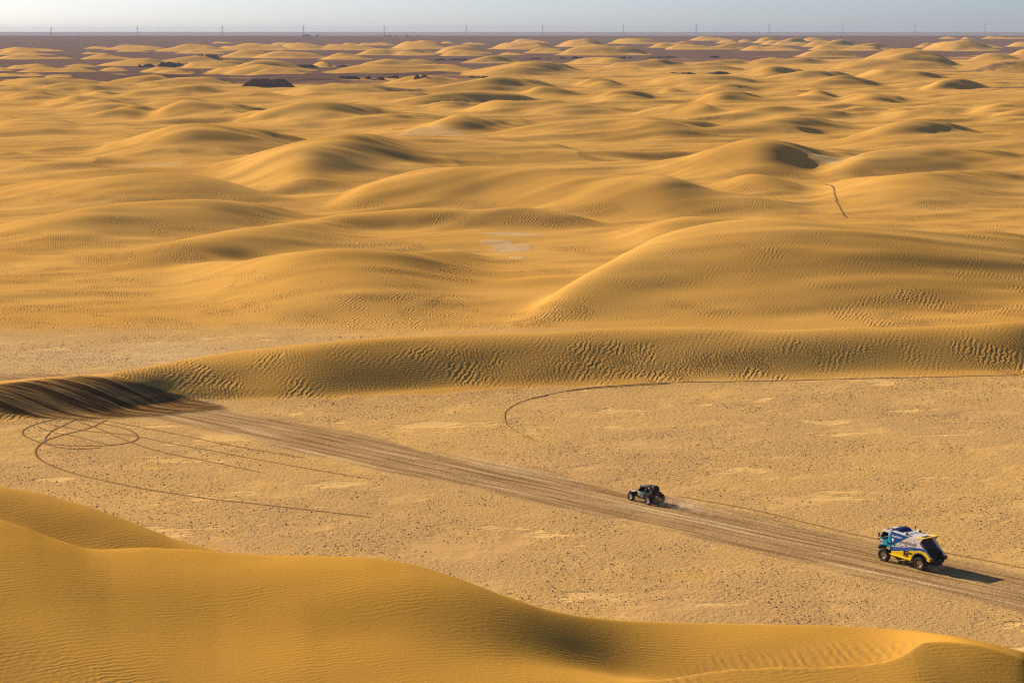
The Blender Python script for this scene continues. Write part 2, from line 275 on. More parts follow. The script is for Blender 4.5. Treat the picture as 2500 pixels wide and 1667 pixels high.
RIDGES = []
def ridge(slope, text, back=.1, sm=.03, shape=1.0):
    """text: tile letters followed by X,Ycrest,Yfoot triples traced at three times scale (S = plain photograph pixels)"""
    pts, tile = [], 'S'
    for w in text.split():
        if w in 'ABCQDEFSG' and len(w) == 1: tile = w; continue
        v = [float(q) for q in w.split(',')]
        if tile == 'S': p = v[:3]
        elif tile == 'G': p = [q * 1.0629 for q in v[:3]]
        else:
            ox, oy = T[tile]; p = [ox + v[0] / 3, oy + v[1] / 3, oy + v[2] / 3]
        bk = v[4] if len(v) > 4 else back
        pts.append(p + [(v[3] if len(v) > 3 else slope) * (1.55 if tile in 'ABCQ' else 1.45 if tile in 'DEF' else 1.35), bk])
    RIDGES.append((np.array(pts), back, sm, shape))

def taper(a, z, Yc, n):
    k = max(2, n // 12)
    return [max(.04 * (a[-1] - a[0]), 5 * q / Y) for q, Y in ((z[:k].mean(), Yc[0]), (z[-k:].mean(), Yc[-1]))]
exec_ridges()
LOG = []
def raise_ridge(n_r, pts, back, sm, shape):
    az = azim(pts[:, 0], pts[:, 1]); o = np.argsort(az); az, pts = az[o], pts[o]
    i0, i1 = np.searchsorted(AZ, az[0]), np.searchsorted(AZ, az[-1])
    if i1 - i0 < 3: return
    a = AZ[i0:i1]; n = i1 - i0
    yc, yf, s, bk = (smooth(np.interp(a, az, pts[:, k]), sm * n * q) for k, q in ((1, 1), (2, 1.5), (3, 6 if back >= .4 else 1), (4, 7)))
    want = yc.copy()
    if n_r in OFFS: yc = yc + np.interp(a, *OFFS[n_r])
    yf = np.maximum(yf, yc + .3)
    Yf = row_to_Y(yf); tc = tan_dep(yc)
    if back < .4:                    # the foot line may not run away faster than it could on real sand
        da = np.diff(a); lim = .75
        for q in range(1, n): Yf[q] = min(Yf[q], Yf[q - 1] * (1 + lim * da[q - 1]))
        for q in range(n - 2, -1, -1): Yf[q] = min(Yf[q], Yf[q + 1] * (1 + lim * da[q]))
        yf = np.maximum(CY + F_PX * np.tan(np.arctan((CAM_H - base(Yf)) / Yf) - PITCH), yf)
    lo, hi = Yf.copy(), row_to_Y(yc)
    for _ in range(30):
        m = .5 * (lo + hi); g = CAM_H - m * tc - base(m) - s * (m - Yf)
        lo = np.where(g > 0, m, lo); hi = np.where(g > 0, hi, m)
    Yc = .5 * (lo + hi); z = s * (Yc - Yf)
    if back >= .4: e0 = e1 = .01
    else: e0, e1 = taper(a, z, Yc, n)
    z = z * ss(0, e0, a - a[0]) * ss(0, e1, a[-1] - a)
    wb = z / (bk if back >= .4 else np.maximum(bk, 1.7 * tc)) + 1.0
    wf = np.maximum(Yc - Yf, 1.5)
    LOG.append((n_r, i0, i1, Yc, want, yf, z, wf, wb))
    j0 = np.searchsorted(YY, Yf.min()); j1 = np.searchsorted(YY, (Yc + wb).max()) + 1
    d = YY[j0:j1, None] - Yc[None]
    t = np.where(d < 0, -d / wf, d / wb)
    prof = np.where(t < 1, .5 + .5 * np.cos(np.pi * np.clip(t, 0, 1)), 0)
    if shape == 2.0:                 # a sharp lip: straight windward side, slip face falling away at once
        tc_ = np.clip(t, 0, 1); w = ss(1300, 1900, CX + a * F_PX)[None]
        prof = prof * (1 - w) + w * np.where(d < 0, (1 - tc_) * (1 + .25 * tc_), (1 - tc_) ** 1.7)
    if back >= .4: ACC2[j0:j1, i0:i1] += (z * prof) ** 6
    else: ACC[j0:j1, i0:i1] += (z * prof) ** PN

XX = YY[:, None] * AZ[None]
YG = np.broadcast_to(YY[:, None], (NY, NX))
def hill(x0, y0, rx, ry, z, rot=0.0):
    j0, j1 = np.searchsorted(YY, [y0 - 1.05 * (rx + ry), y0 + 1.05 * (rx + ry)])
    X, Y = XX[j0:j1], YG[j0:j1]
    c, s = math.cos(rot), math.sin(rot)
    u = ((X - x0) * c + (Y - y0) * s) / rx; v = (-(X - x0) * s + (Y - y0) * c) / ry
    r = np.sqrt(u * u + v * v)
    ACC[j0:j1] += (z * np.where(r < 1, .5 + .5 * np.cos(np.pi * np.clip(r, 0, 1)), 0)) ** PN
def soften(D, near=False):                       # loose sand slumps: round the hills over a few metres
    daz = .492 / 1238
    for j in range(NY):
        if (120 < YY[j] < 262) if near else (262 < YY[j] < 7600):
            sg = np.interp(YY[j], [262, 330, 500, 1500, 3000, 6000], [.4, 2.0, 3.0, 4, 4.5, 5.5]) / (daz * YY[j])
            if near: sg = .35 / (daz * YY[j])
            n = int(2.5 * sg) + 1; k = np.exp(-.5 * (np.arange(-n, n + 1) / sg) ** 2); k /= k.sum()
            D[j] = np.convolve(np.pad(D[j], n, mode='edge'), k, 'valid')
    if near: return D
    k = np.exp(-.5 * (np.arange(-6, 7) / 2.0) ** 2); k /= k.sum()
    j0 = np.searchsorted(YY, 265)
    D[j0:-6] = sum(k[q + 6] * D[j0 + q:NY - 6 + q] for q in range(-6, 7))
    return D

def vnoise(X, Y, seed):              # smooth value noise, -1..1
    rs = np.random.default_rng(seed); tab = rs.random((256, 256)) * 2 - 1
    xi, yi = np.floor(X).astype(np.int64), np.floor(Y).astype(np.int64)
    fx, fy = X - xi, Y - yi; fx = fx * fx * fx * (fx * (fx * 6 - 15) + 10); fy = fy * fy * fy * (fy * (fy * 6 - 15) + 10)
    g = lambda a, b: tab[b & 255, a & 255]
    return (g(xi, yi) * (1 - fx) + g(xi + 1, yi) * fx) * (1 - fy) + (g(xi, yi + 1) * (1 - fx) + g(xi + 1, yi + 1) * fx) * fy

# light relief of the sand: long soft streaks blown along the wind
ca, sa = math.cos(R(28)), math.sin(R(28))
U, V = XX * ca + YG * sa, -XX * sa + YG * ca
U = U + 5 * vnoise(XX / 60, YG / 60, 8); V = V + 6 * vnoise(XX / 75 + 7, YG / 75, 9)
relief = .8 * vnoise(U / 80, V / 27, 1) + .46 * vnoise(U / 38 + 9, V / 12, 2) + .19 * vnoise(U / 17, V / 5.5, 3)
# low crests that knit the swells together
swell = 1.7 * (1 - np.abs(vnoise(U / 120 + 3, V / 62, 13))) ** 3 + .8 * (1 - np.abs(vnoise(U / 55 + 5, V / 30, 14))) ** 3
swell = swell * ss(480, 900, YG) * (1 - .6 * ss(1200, 2000, YG)) * (1 - ss(3000, 4500, YG))
farscale = np.minimum(1 + np.clip((YG - 500) / 900, 0, 2.5), 2.2)
midflat = ss(380, 440, YG) * (1 - ss(1900, 2600, YG))
flatnoise = .05 * vnoise(XX / 9, YG / 9, 5)
BASE_Z = base(YY)
OFFS = {}
for turn in range(5):
    ACC = np.zeros((NY, NX), np.float32); ACC2 = np.zeros((NY, NX), np.float32); LOG.clear()
    for n_r, r_ in enumerate(RIDGES): raise_ridge(n_r, *r_)
    rh = random.Random(3)            # dunes beyond the edges of the view
    for k in range(90):
        y = math.exp(rh.uniform(math.log(330), math.log(5200)))
        w = rh.uniform(25, 60) * (1 + y / 4000)
        x = rh.choice((-1, 1)) * (y * rh.uniform(.25, .4) + 1.7 * w)
        y += 1.5 * w
        hill(x, y, w * 1.4, w, w * rh.uniform(.07, .11), rh.uniform(-.4, .4))
    DUNE = soften(ACC.astype(np.float64) ** (1.0 / PN))
    DUNE = np.maximum(DUNE, soften(ACC2.astype(np.float64) ** (1.0 / 6), True))
    sand_h = ss(.15, .9, DUNE)
    HGT = DUNE + relief * np.maximum(sand_h * .8, midflat) * np.where(YG < 260, .45, 1.0) * farscale + flatnoise * (1 - sand_h) + swell * midflat * (1 - ss(1.0, 5.0, DUNE))
    if turn == 4: break
    SL = (CAM_H - HGT - BASE_Z[:, None]) / YY[:, None]
    for n_r, i0, i1, Yc, want, yf, z, wf, wb in LOG:     # settle each crest on its sight line
        if RIDGES[n_r][1] >= .4: continue
        ks = np.unique(np.linspace(0, i1 - i0 - 1, 40).astype(int)); off = []
        for k in ks:
            if z[k] < .25: off.append(0.0); continue
            ja, jb = np.searchsorted(YY, [Yc[k] - .3 * wf[k], Yc[k] + .3 * wb[k] + 1])
            r = CY + F_PX * math.tan(math.atan(SL[ja:jb + 1, i0 + k].min()) - PITCH)
            off.append(float(np.clip(want[k] - r, -.4 * (yf[k] - want[k]), .3 * (yf[k] - want[k]))))
        off = smooth(np.array(off), 1.5) * .7
        if n_r in OFFS: off = off + OFFS[n_r][1]
        OFFS[n_r] = (AZ[i0:i1][ks], off)

def ground_hit(px, py):
    """first point of the land met by the sight line through a pixel"""
    a = float(azim(px, py)); t = float(tan_dep(py))
    i = int(np.clip(np.searchsorted(AZ, a), 1, NX - 1)); w = (a - AZ[i - 1]) / (AZ[i] - AZ[i - 1])
    h = (HGT[:, i - 1] + BASE_Z) * (1 - w) + (HGT[:, i] + BASE_Z) * w
    g = h - (CAM_H - t * YY)
    k = np.nonzero((g[1:] >= 0) & (YY[1:] > 100))[0]
    if not len(k): return None
    k = k[0] + 1
    f = g[k - 1] / (g[k - 1] - g[k]); Y = YY[k - 1] + f * (YY[k] - YY[k - 1])
    return a * Y, Y, CAM_H - t * Y
def land_z(x, y):
    a = x / y
    i = int(np.clip(np.searchsorted(AZ, a), 1, NX - 1)); j = int(np.clip(np.searchsorted(YY, y), 1, NY - 1))
    wa = (a - AZ[i - 1]) / (AZ[i] - AZ[i - 1]); wy = (y - YY[j - 1]) / (YY[j] - YY[j - 1])
    q = HGT[j - 1:j + 1, i - 1:i + 1] + BASE_Z[j - 1:j + 1, None]
    return float((q[0, 0] * (1 - wa) + q[0, 1] * wa) * (1 - wy) + (q[1, 0] * (1 - wa) + q[1, 1] * wa) * wy)

# hollows scooped by the wind: pixel, radii in metres, depth
for px, py, rx, ry, dep in PITS:
    h = ground_hit(px, py)
    if h is None: continue
    x0, y0, _ = h
    j0, j1 = np.searchsorted(YY, [y0 - 3 * ry, y0 + 3 * ry])
    e = ((XX[j0:j1] - x0) / rx) ** 2 + ((YG[j0:j1] - y0) / ry) ** 2
    HGT[j0:j1] -= dep * np.exp(-e)
# ------------------------------------------------------------------ what covers the land
Hfin = HGT + BASE_Z[:, None]
dep_v = np.arctan2(CAM_H - Hfin, YG); vv = np.tan(dep_v - PITCH)
ROW = CY + F_PX * vv
COL = CX + F_PX * AZ[None] * (CP - vv * SP)
vis = YG > 100
def between(xs, up, lo, d=6.0):
    u, l = np.interp(COL, xs, up), np.interp(COL, xs, lo)
    return ss(u - d, u + d, ROW) * (1 - ss(l - d, l + d, ROW))
nz = vnoise(XX / 60 + 3, YG / 60, 21) + .5 * vnoise(XX / 21, YG / 21, 22)
line = row_to_Y(np.interp(CX + AZ * F_PX, [0, 900, 1250, 1400, 2500], [212, 206, 188, 156, 138]))[None]
midsand = ss(368, 392, YG + 8 * nz) * (1 - ss(.93, 1.07, YG / line + .1 * nz))
edge = .1 * vnoise(XX / 6, YG / 6, 23) + .08 * vnoise(XX / 2.3, YG / 2.3, 24)
thin = np.where(YG > 1000, ss(.08, .3, DUNE + .1 * nz), ss(.06, .3, DUNE + edge))
SAND = np.maximum(thin, midsand)
SAND = np.where(YG < 120, 1.0, SAND)
# bare patches between the swells
def patch(px, py, rx, ry, k=1.0):
    h = ground_hit(px, py)
    if h is None: return 0
    e = ((XX - h[0]) / rx) ** 2 + ((YG - h[1]) / ry) ** 2
    return k * (1 - ss(.5, 1.3, e + .5 * vnoise(XX / 5 + px, YG / 5, 31)))
CLAY = np.zeros_like(HGT)
for q in ((1245, 604, 5, 9), (1255, 572, 8, 5), (1262, 630, 2.5, 5), (2040, 395, 12, 14), (1210, 592, 4, 5)): CLAY = np.maximum(CLAY, patch(*q))
strip = between([-100, 0, 300, 640, 900, 1000], [828, 824, 822, 822, 822, 826], [935, 928, 905, 855, 826, 820], 4) * ((YG > 325) & (YG < 392))
CLAY = np.maximum(CLAY, np.clip(.75 * strip * (.6 + .5 * vnoise(XX / 14, YG / 9, 33)), 0, 1))
for q in ((370, 404, 13, 16), (2480, 215, 40, 20), (1050, 328, 18, 20)): SAND = SAND * (1 - patch(*q))
for q in ((960, 214, 20, 20), (2330, 176, 60, 30)): SAND = SAND * (1 - .8 * patch(*q))
FAR = ss(1150, 1700, YG)
LOD = np.clip(330.0 / YG, .1, 1.0)
# the wide ribbon of wheel tracks, straight across the flat
TN = Vector((.724, .690)); TD = Vector((-.690, .724))
nn = XX * TN.x + YG * TN.y; al = XX * TD.x + YG * TD.y
wob = .8 * vnoise(al / 14, nn / 40, 41) + .4 * vnoise(al / 5, nn / 9, 42)
BAND = ss(161.5, 168.5, nn + wob) * (1 - ss(174.5, 182.5, nn + wob)) * ((YG > 120) & (YG < 330))
BAND *= 1 - .8 * ss(.5, 1.2, DUNE)
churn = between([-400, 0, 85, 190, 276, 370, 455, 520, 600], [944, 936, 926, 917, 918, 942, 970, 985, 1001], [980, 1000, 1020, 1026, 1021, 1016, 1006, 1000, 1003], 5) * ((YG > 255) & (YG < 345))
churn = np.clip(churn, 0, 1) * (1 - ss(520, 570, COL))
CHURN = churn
# wind ripples: where the coarse ones gather
mz = vnoise(XX / 15 + .4 * YG / 15, YG / 12, 51) + .6 * vnoise(XX / 6, YG / 7, 52)
lowp = 1 - ss(1.2, 4.6, DUNE)
MEGA = ss(-.05, .85, mz + .35 * lowp - .15) * ss(258, 300, YG) * (1 - ss(800, 1300, YG))
MEGA = MEGA * (.35 + .65 * lowp)
MEGA = np.maximum(MEGA, .14 * ss(258, 300, YG) * (1 - ss(700, 1100, YG)))
lefts = between([-200, 0, 500, 1000, 1150, 1200], [640, 655, 665, 650, 640, 700], [815, 815, 820, 818, 800, 700], 20) * ((YG > 375) & (YG < 520))
MEGA = np.maximum(MEGA, .85 * lefts * ss(-.25, .55, vnoise(XX / 13, YG / 7, 53) + .5 * vnoise(XX / 5, YG / 5, 54)))
MEGA = np.maximum(MEGA, 1.0 * between([-50, 250, 700, 1200, 1800, 2500], [900, 905, 862, 845, 838, 832], [990, 990, 965, 945, 925, 915], 18) * ss(-.3, .6, mz) * (YG < 372))
MEGA *= (1 - CHURN)
bowl = between([1500, 1750, 2000, 2240, 2260], [1700, 1600, 1570, 1560, 1900], [1900, 1640, 1632, 1600, 1900], 25) * (YG < 200)
lowleft = between([-100, 0, 150, 420, 430], [1520, 1545, 1590, 1660, 1900], [1900, 1900, 1900, 1900, 1900], 40) * (YG < 220)
MEGA = np.maximum(MEGA, np.maximum(.8 * bowl, .8 * lowleft))
FORE = 1 - ss(215, 235, YG)

co = np.empty((NY, NX, 3), np.float32)
co[..., 0] = XX; co[..., 1] = YG; co[..., 2] = Hfin
idx = np.arange(NY * NX, dtype=np.int32).reshape(NY, NX)
quads = np.stack([idx[:-1, :-1], idx[:-1, 1:], idx[1:, 1:], idx[1:, :-1]], -1).reshape(-1, 4)
attrs = {'sand': SAND, 'clay': CLAY, 'far': FAR, 'lod': LOD, 'band': BAND, 'churn': CHURN, 'mega': MEGA, 'fore': FORE, 'bowl': bowl}

class G:                                   # short hand for building node trees
    def __init__(s, name):
        s.m = bpy.data.materials.new(name); s.m.use_nodes = True; s.t = s.m.node_tree
        s.t.nodes.clear(); s.out = s.t.nodes.new('ShaderNodeOutputMaterial')
    def put(s, sock, v):
        if v is None: return
        if isinstance(v, bpy.types.NodeSocket): s.t.links.new(v, sock)
        elif hasattr(sock, 'default_value'):
            if sock.type == 'RGBA' and len(v) == 3: v = (*v, 1)
            sock.default_value = v
    def node(s, typ, ins=(), out=0, **kw):
        n = s.t.nodes.new(typ)
        for k, v in kw.items(): setattr(n, k, v)
        for k, v in (ins.items() if isinstance(ins, dict) else enumerate(ins)): s.put(n.inputs[k], v)
        return n.outputs[out]
    def math(s, op, a, b=None, c=None, clamp=False):
        n = s.t.nodes.new('ShaderNodeMath'); n.operation = op; n.use_clamp = clamp
        for k, v in enumerate((a, b, c)):
            if v is not None: s.put(n.inputs[k], v)
        return n.outputs[0]
    def mul(s, a, b): return s.math('MULTIPLY', a, b)
    def add(s, a, b): return s.math('ADD', a, b)
    def sub(s, a, b): return s.math('SUBTRACT', a, b)
    def attr(s, n): return s.node('ShaderNodeAttribute', attribute_name=n, out=2)
    def mix(s, f, a, b):
        n = s.t.nodes.new('ShaderNodeMix'); n.data_type = 'RGBA'
        s.put(n.inputs[0], f); s.put(n.inputs[6], a); s.put(n.inputs[7], b); return n.outputs[2]
    def lerp(s, f, a, b):
        n = s.t.nodes.new('ShaderNodeMix'); n.data_type = 'FLOAT'
        s.put(n.inputs[0], f); s.put(n.inputs[2], a); s.put(n.inputs[3], b); return n.outputs[0]
    def noise(s, vec, scale, detail=2.0, rough=.5, dist=0.0, out=0):
        return s.node('ShaderNodeTexNoise', {'Vector': vec, 'Scale': scale, 'Detail': detail, 'Roughness': rough, 'Distortion': dist}, out)
    def step(s, v, a, b):
        n = s.t.nodes.new('ShaderNodeMapRange'); n.interpolation_type = 'SMOOTHSTEP'
        s.put(n.inputs[0], v); n.inputs[1].default_value = a; n.inputs[2].default_value = b; return n.outputs[0]
    def mapping(s, vec, scale=(1, 1, 1), rot=0.0):
        n = s.t.nodes.new('ShaderNodeMapping'); n.inputs['Scale'].default_value = scale; n.inputs['Rotation'].default_value = (0, 0, rot)
        s.put(n.inputs[0], vec); return n.outputs[0]
    def done(s, col, rough, normal=None, spec=.1, **kw):
        n = s.t.nodes.new('ShaderNodeBsdfPrincipled')
        s.put(n.inputs['Base Color'], col); s.put(n.inputs['Roughness'], rough); n.inputs['Specular IOR Level'].default_value = spec
        if normal is not None: s.put(n.inputs['Normal'], normal)
        for k, v in kw.items(): s.put(n.inputs[k], v)
        s.t.links.new(n.outputs[0], s.out.inputs[0]); return s.m

def land_material():
    g = G('desert_ground')
    P0 = g.node('ShaderNodeNewGeometry', out=0)
    sx = g.node('ShaderNodeSeparateXYZ', [P0]); sx = sx.node
    P = g.node('ShaderNodeCombineXYZ', [sx.outputs[0], sx.outputs[1], 0.0])
    A = {k: g.attr(k) for k in attrs}
    # ---- sand
    big = g.noise(P, .018, 3, .55)
    fine = g.noise(P, 2.2, 4, .7)
    grit = g.noise(P, 9.0, 2, .6)
    warp = g.noise(P, .35, 2, .5, out=1)
    Pw = g.node('ShaderNodeVectorMath', [P, g.node('ShaderNodeVectorMath', [warp, (1.1, 1.1, 0)], operation='MULTIPLY')], operation='ADD')
    def wave(vec, lam, dist, det=2.0, dsc=1.0):
        return g.node('ShaderNodeTexWave', {'Vector': vec, 'Scale': .314 / lam, 'Distortion': dist, 'Detail': det, 'Detail Scale': dsc, 'Detail Roughness': .55}, 1, wave_type='BANDS', bands_direction='X', wave_profile='SIN')
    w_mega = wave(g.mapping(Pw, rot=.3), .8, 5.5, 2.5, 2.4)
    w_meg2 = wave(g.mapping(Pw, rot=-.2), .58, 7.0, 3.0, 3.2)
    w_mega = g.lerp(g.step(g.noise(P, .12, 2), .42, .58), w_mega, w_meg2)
    w_small = wave(g.mapping(Pw, rot=1.3), .55, 4.5, 2.5, 1.6)
    w_side = wave(g.mapping(Pw, rot=-.12), .8, 2.0, 1.0, 1.0)
    w_fore = g.lerp(A['bowl'], w_small, w_side)
    mega_n = g.mul(g.sub(w_mega, .5), g.add(.15, g.mul(g.step(g.noise(P, .33, 3, .6), .35, .68), 1.5)))
    h_sand = g.add(g.mul(g.mul(A['mega'], g.sub(1.0, A['fore'])), g.mul(mega_n, .165)),
                   g.add(g.mul(g.mul(w_fore, A['fore']), g.mul(g.lerp(A['mega'], .010, .028), g.add(.25, g.mul(g.step(g.noise(P, .16, 3, .6), .38, .66), 1.1)))), g.mul(g.mul(w_small, g.sub(1.0, A['fore'])), .012)))
    h_sand = g.add(h_sand, g.add(g.mul(fine, .03), g.mul(grit, .012)))
    c_sand = g.mix(g.step(big, .35, .68), (.58, .313, .066), (.65, .366, .09))
    c_sand = g.mix(A['fore'], c_sand, g.mix(g.step(big, .35, .68), (.54, .28, .042), (.59, .315, .056)))
    c_sand = g.mix(g.mul(g.step(fine, .5, .75), .35), c_sand, (.50, .28, .075))
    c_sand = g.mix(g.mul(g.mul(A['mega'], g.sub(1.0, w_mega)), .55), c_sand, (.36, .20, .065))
    # ---- stony flat
    stones = g.noise(P, 1.9, 4, .68)
    peb = g.noise(P, 5.2, 3, .7)
    cell = g.node('ShaderNodeTexVoronoi', {'Vector': P, 'Scale': 2.6, 'Randomness': 1.0}, 0)
    cellc = g.node('ShaderNodeTexVoronoi', {'Vector': P, 'Scale': 2.6, 'Randomness': 1.0}, 1)
    cover = g.noise(P, .09, 4, .6)
    drift = g.step(g.noise(g.mapping(P, (.55, 1, 1)), .11, 4, .6), .60, .67)      # tongues of clean sand over the stones
    cov = g.mul(g.step(cover, .3, .55), g.sub(1.0, drift))
    c_grav = g.mix(g.step(g.noise(P, .03, 3), .35, .65), (.63, .385, .128), (.575, .35, .132))
    c_grav = g.mix(g.mul(g.step(stones, .53, .68), g.mul(cov, .75)), c_grav, (.33, .21, .115))
    c_grav = g.mix(g.mul(g.step(peb, .58, .7), g.mul(cov, .9)), c_grav, (.15, .10, .075))
    c_grav = g.mix(g.mul(g.step(g.noise(P, 4.1, 2, .6), .62, .72), g.mul(cov, .6)), c_grav, (.60, .52, .44))
    c_grav = g.mix(g.mul(drift, .85), c_grav, (.70, .45, .165))
    h_grav = g.mul(g.add(g.mul(stones, .22), g.mul(peb, .10)), g.add(.2, cov))
    # ---- the far stony desert is darker and browner
    fl = g.noise(P, .012, 4, .6)
    c_far = g.mix(g.step(fl, .35, .7), (.125, .073, .058), (.17, .10, .075))
    c_far = g.mix(g.mul(g.step(g.noise(P, .06, 3, .6), .58, .7), .6), c_far, (.32, .195, .115))
    c_far = g.mix(g.mul(g.step(g.noise(P, .05, 4, .75), .6, .68), .55), c_far, (.07, .043, .036))
    c_flat = g.mix(A['far'], c_grav, c_far)
    c_flat = g.mix(A['clay'], c_flat, (.60, .41, .20))
    sand = g.mul(A['sand'], g.sub(1.0, g.mul(A['clay'], .9)))
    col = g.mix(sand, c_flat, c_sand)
    hgt = g.lerp(sand, g.mul(h_grav, g.sub(1.0, A['far'])), h_sand)
    # ---- wheel tracks
    Pt = g.mapping(P, rot=-math.atan2(TD.y, TD.x))
    ts = g.noise(g.mapping(Pt, (.045, 1.9, 1)), 1.0, 4, .62)
    tl = g.noise(g.mapping(Pt, (.03, .75, 1)), 1.0, 3, .6)
    tw = g.noise(g.mapping(Pt, (.25, 3.8, 1)), 1.0, 2, .6)
    c_tr = g.mix(g.step(ts, .38, .62), (.235, .13, .052), (.51, .325, .14))
    c_tr = g.mix(g.mul(g.step(tl, .52, .66), .85), c_tr, (.68, .49, .27))
    c_tr = g.mix(g.mul(g.step(peb, .55, .68), .6), c_tr, (.15, .095, .06))
    rag = g.noise(g.mapping(Pt, (.09, .5, 1)), 1.0, 5, .7)
    bm = g.step(g.add(A['band'], g.mul(g.sub(g.add(g.mul(ts, .5), g.mul(rag, .9)), .7), 1.9)), .35, .85)
    bm = g.mul(bm, g.step(A['band'], .0, .12))
    bm = g.math('MULTIPLY', bm, g.add(.72, g.mul(rag, .5)), clamp=True)
    col = g.mix(bm, col, c_tr)
    hgt = g.add(g.lerp(A['band'], hgt, g.mul(hgt, .6)), g.mul(A['band'], g.add(g.mul(ts, .16), g.mul(tw, .05))))
    # ---- the ploughed face where they come off the dune
    Pc = g.mapping(P, rot=-R(160))
    ch = g.noise(g.mapping(Pc, (.035, .75, 1)), 1.0, 4, .6)
    ch2 = g.noise(g.mapping(Pc, (.12, 2.2, 1)), 1.0, 3, .6)
    c_ch = g.mix(g.step(g.add(g.mul(ch, .6), g.mul(ch2, .4)), .44, .6), (.085, .042, .016), (.42, .24, .08))  # churned sand, with the ruts' shadow painted into the dark streaks
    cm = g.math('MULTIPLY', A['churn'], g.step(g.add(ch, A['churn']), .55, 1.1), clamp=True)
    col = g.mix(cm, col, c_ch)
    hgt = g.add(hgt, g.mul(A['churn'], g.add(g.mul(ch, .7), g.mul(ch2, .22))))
    hgt = g.mul(hgt, A['lod'])
    col = g.mix(g.mul(g.step(grit, .45, .7), .12), col, (.2, .12, .05))
    bump = g.node('ShaderNodeBump', {'Strength': 1.0, 'Distance': 1.0, 'Height': hgt})
    return g.done(col, 1.0, bump, spec=0.0)
M_LAND = land_material()

def grid_mesh(name, quads, mat):
    used = np.zeros(NY * NX, bool); used[quads.ravel()] = True
    remap = np.cumsum(used) - 1
    v = co.reshape(-1, 3)[used]; q = remap[quads].astype(np.int32)
    me = bpy.data.meshes.new(name)
    me.vertices.add(len(v)); me.vertices.foreach_set('co', v.ravel())
    me.loops.add(q.size); me.loops.foreach_set('vertex_index', q.ravel())
    me.polygons.add(len(q))
    me.polygons.foreach_set('loop_start', np.arange(0, q.size, 4, dtype=np.int32))
    me.polygons.foreach_set('use_smooth', np.ones(len(q), bool))
    for k, a in attrs.items():
        at = me.attributes.new(k, 'FLOAT', 'POINT'); at.data.foreach_set('value', np.ascontiguousarray(np.broadcast_to(a, (NY, NX))).reshape(-1)[used].astype(np.float32))
    me.update(); me.validate()
    me.materials.append(mat)
    o = bpy.data.objects.new(name, me); C.objects.link(o)
    o['kind'] = 'structure'
    return o
qs = SAND.reshape(-1)[quads].mean(1) > .5
grid_mesh('sand_dunes', quads[qs], M_LAND)
grid_mesh('stony_desert_ground', quads[~qs], M_LAND)
# ------------------------------------------------------------------ small builders
def paint(name, col, rough=.5, spec=.4, metal=0.0, dirt=.0, **kw):
    g = G(name)
    c = col
    if dirt:
        P = g.node('ShaderNodeTexCoord', out=3)
        n = g.noise(P, 1.6, 5, .65); c = g.mix(g.mul(g.step(n, .42, .75), dirt), (*col, 1), (.45, .30, .15, 1))
    m = g.done(c if dirt else (*col, 1), rough, None, spec)
    m.node_tree.nodes['Principled BSDF'].inputs['Metallic'].default_value = metal
    return m
class MB:                                  # collects shapes, links them as one mesh
    def __init__(s): s.bm = bmesh.new()
    def face(s, pts, mi=0):
        f = s.bm.faces.new([s.bm.verts.new(p) for p in pts]); f.material_index = mi; return f
    def prism(s, prof, y0, y1, mi=0, axis='y'):      # profile in x,z drawn across y
        n = len(prof)
        A = [s.bm.verts.new((p[0], y0, p[1])) for p in prof]; B = [s.bm.verts.new((p[0], y1, p[1])) for p in prof]
        fs = [s.bm.faces.new(A[::-1]), s.bm.faces.new(B)] + [s.bm.faces.new((A[k], A[(k + 1) % n], B[(k + 1) % n], B[k])) for k in range(n)]
        for f in fs: f.material_index = mi
        return fs
    def box(s, c, d, mi=0, rot=None):
        r = bmesh.ops.create_cube(s.bm, size=1.0)
        M = Matrix.Translation(c) @ (rot.to_4x4() if rot else Matrix()) @ Matrix.Diagonal((*d, 1))
        bmesh.ops.transform(s.bm, matrix=M, verts=r['verts'])
        for v in r['verts']:
            for f in v.link_faces: f.material_index = mi
    def bar(s, a, b, r, n=8, mi=0, r2=None):
        a, b = Vector(a), Vector(b); d = b - a
        q = bmesh.ops.create_cone(s.bm, cap_ends=True, segments=n, radius1=r, radius2=r if r2 is None else r2, depth=d.length)
        M = Matrix.Translation((a + b) / 2) @ d.to_track_quat('Z', 'Y').to_matrix().to_4x4()
        bmesh.ops.transform(s.bm, matrix=M, verts=q['verts'])
        for v in q['verts']:
            for f in v.link_faces: f.material_index = mi
    def path(s, pts, r, n=8, mi=0):
        for a, b in zip(pts, pts[1:]): s.bar(a, b, r, n, mi)
    def lathe(s, prof, n=32, mi=0):         # profile (radius, y) turned about the y axis
        rings = [[s.bm.verts.new((r * math.cos(2 * math.pi * k / n), y, r * math.sin(2 * math.pi * k / n))) for k in range(n)] for r, y in prof]
        for a, b in zip(rings, rings[1:]):
            for k in range(n):
                f = s.bm.faces.new((a[k], a[(k + 1) % n], b[(k + 1) % n], b[k])); f.material_index = mi; f.smooth = True
    def build(s, name, mats, parent=None, bevel=0.0, loc=None):
        bmesh.ops.recalc_face_normals(s.bm, faces=s.bm.faces)
        me = bpy.data.meshes.new(name); s.bm.to_mesh(me); s.bm.free()
        for m in (mats if isinstance(mats, (list, tuple)) else [mats]): me.materials.append(m)
        o = bpy.data.objects.new(name, me); C.objects.link(o)
        if parent: o.parent = parent
        if loc: o.location = loc
        if bevel:
            b = o.modifiers.new('edge', 'BEVEL'); b.width = bevel; b.segments = 2; b.limit_method = 'ANGLE'
        return o
def thing(name, label, cat, loc=(0, 0, 0), rz=0.0, group=None):
    o = bpy.data.objects.new(name, None); C.objects.link(o); o.location = loc; o.rotation_euler = (0, 0, rz); o.empty_display_size = .2
    o['label'] = label; o['category'] = cat
    if group: o['group'] = group
    return o
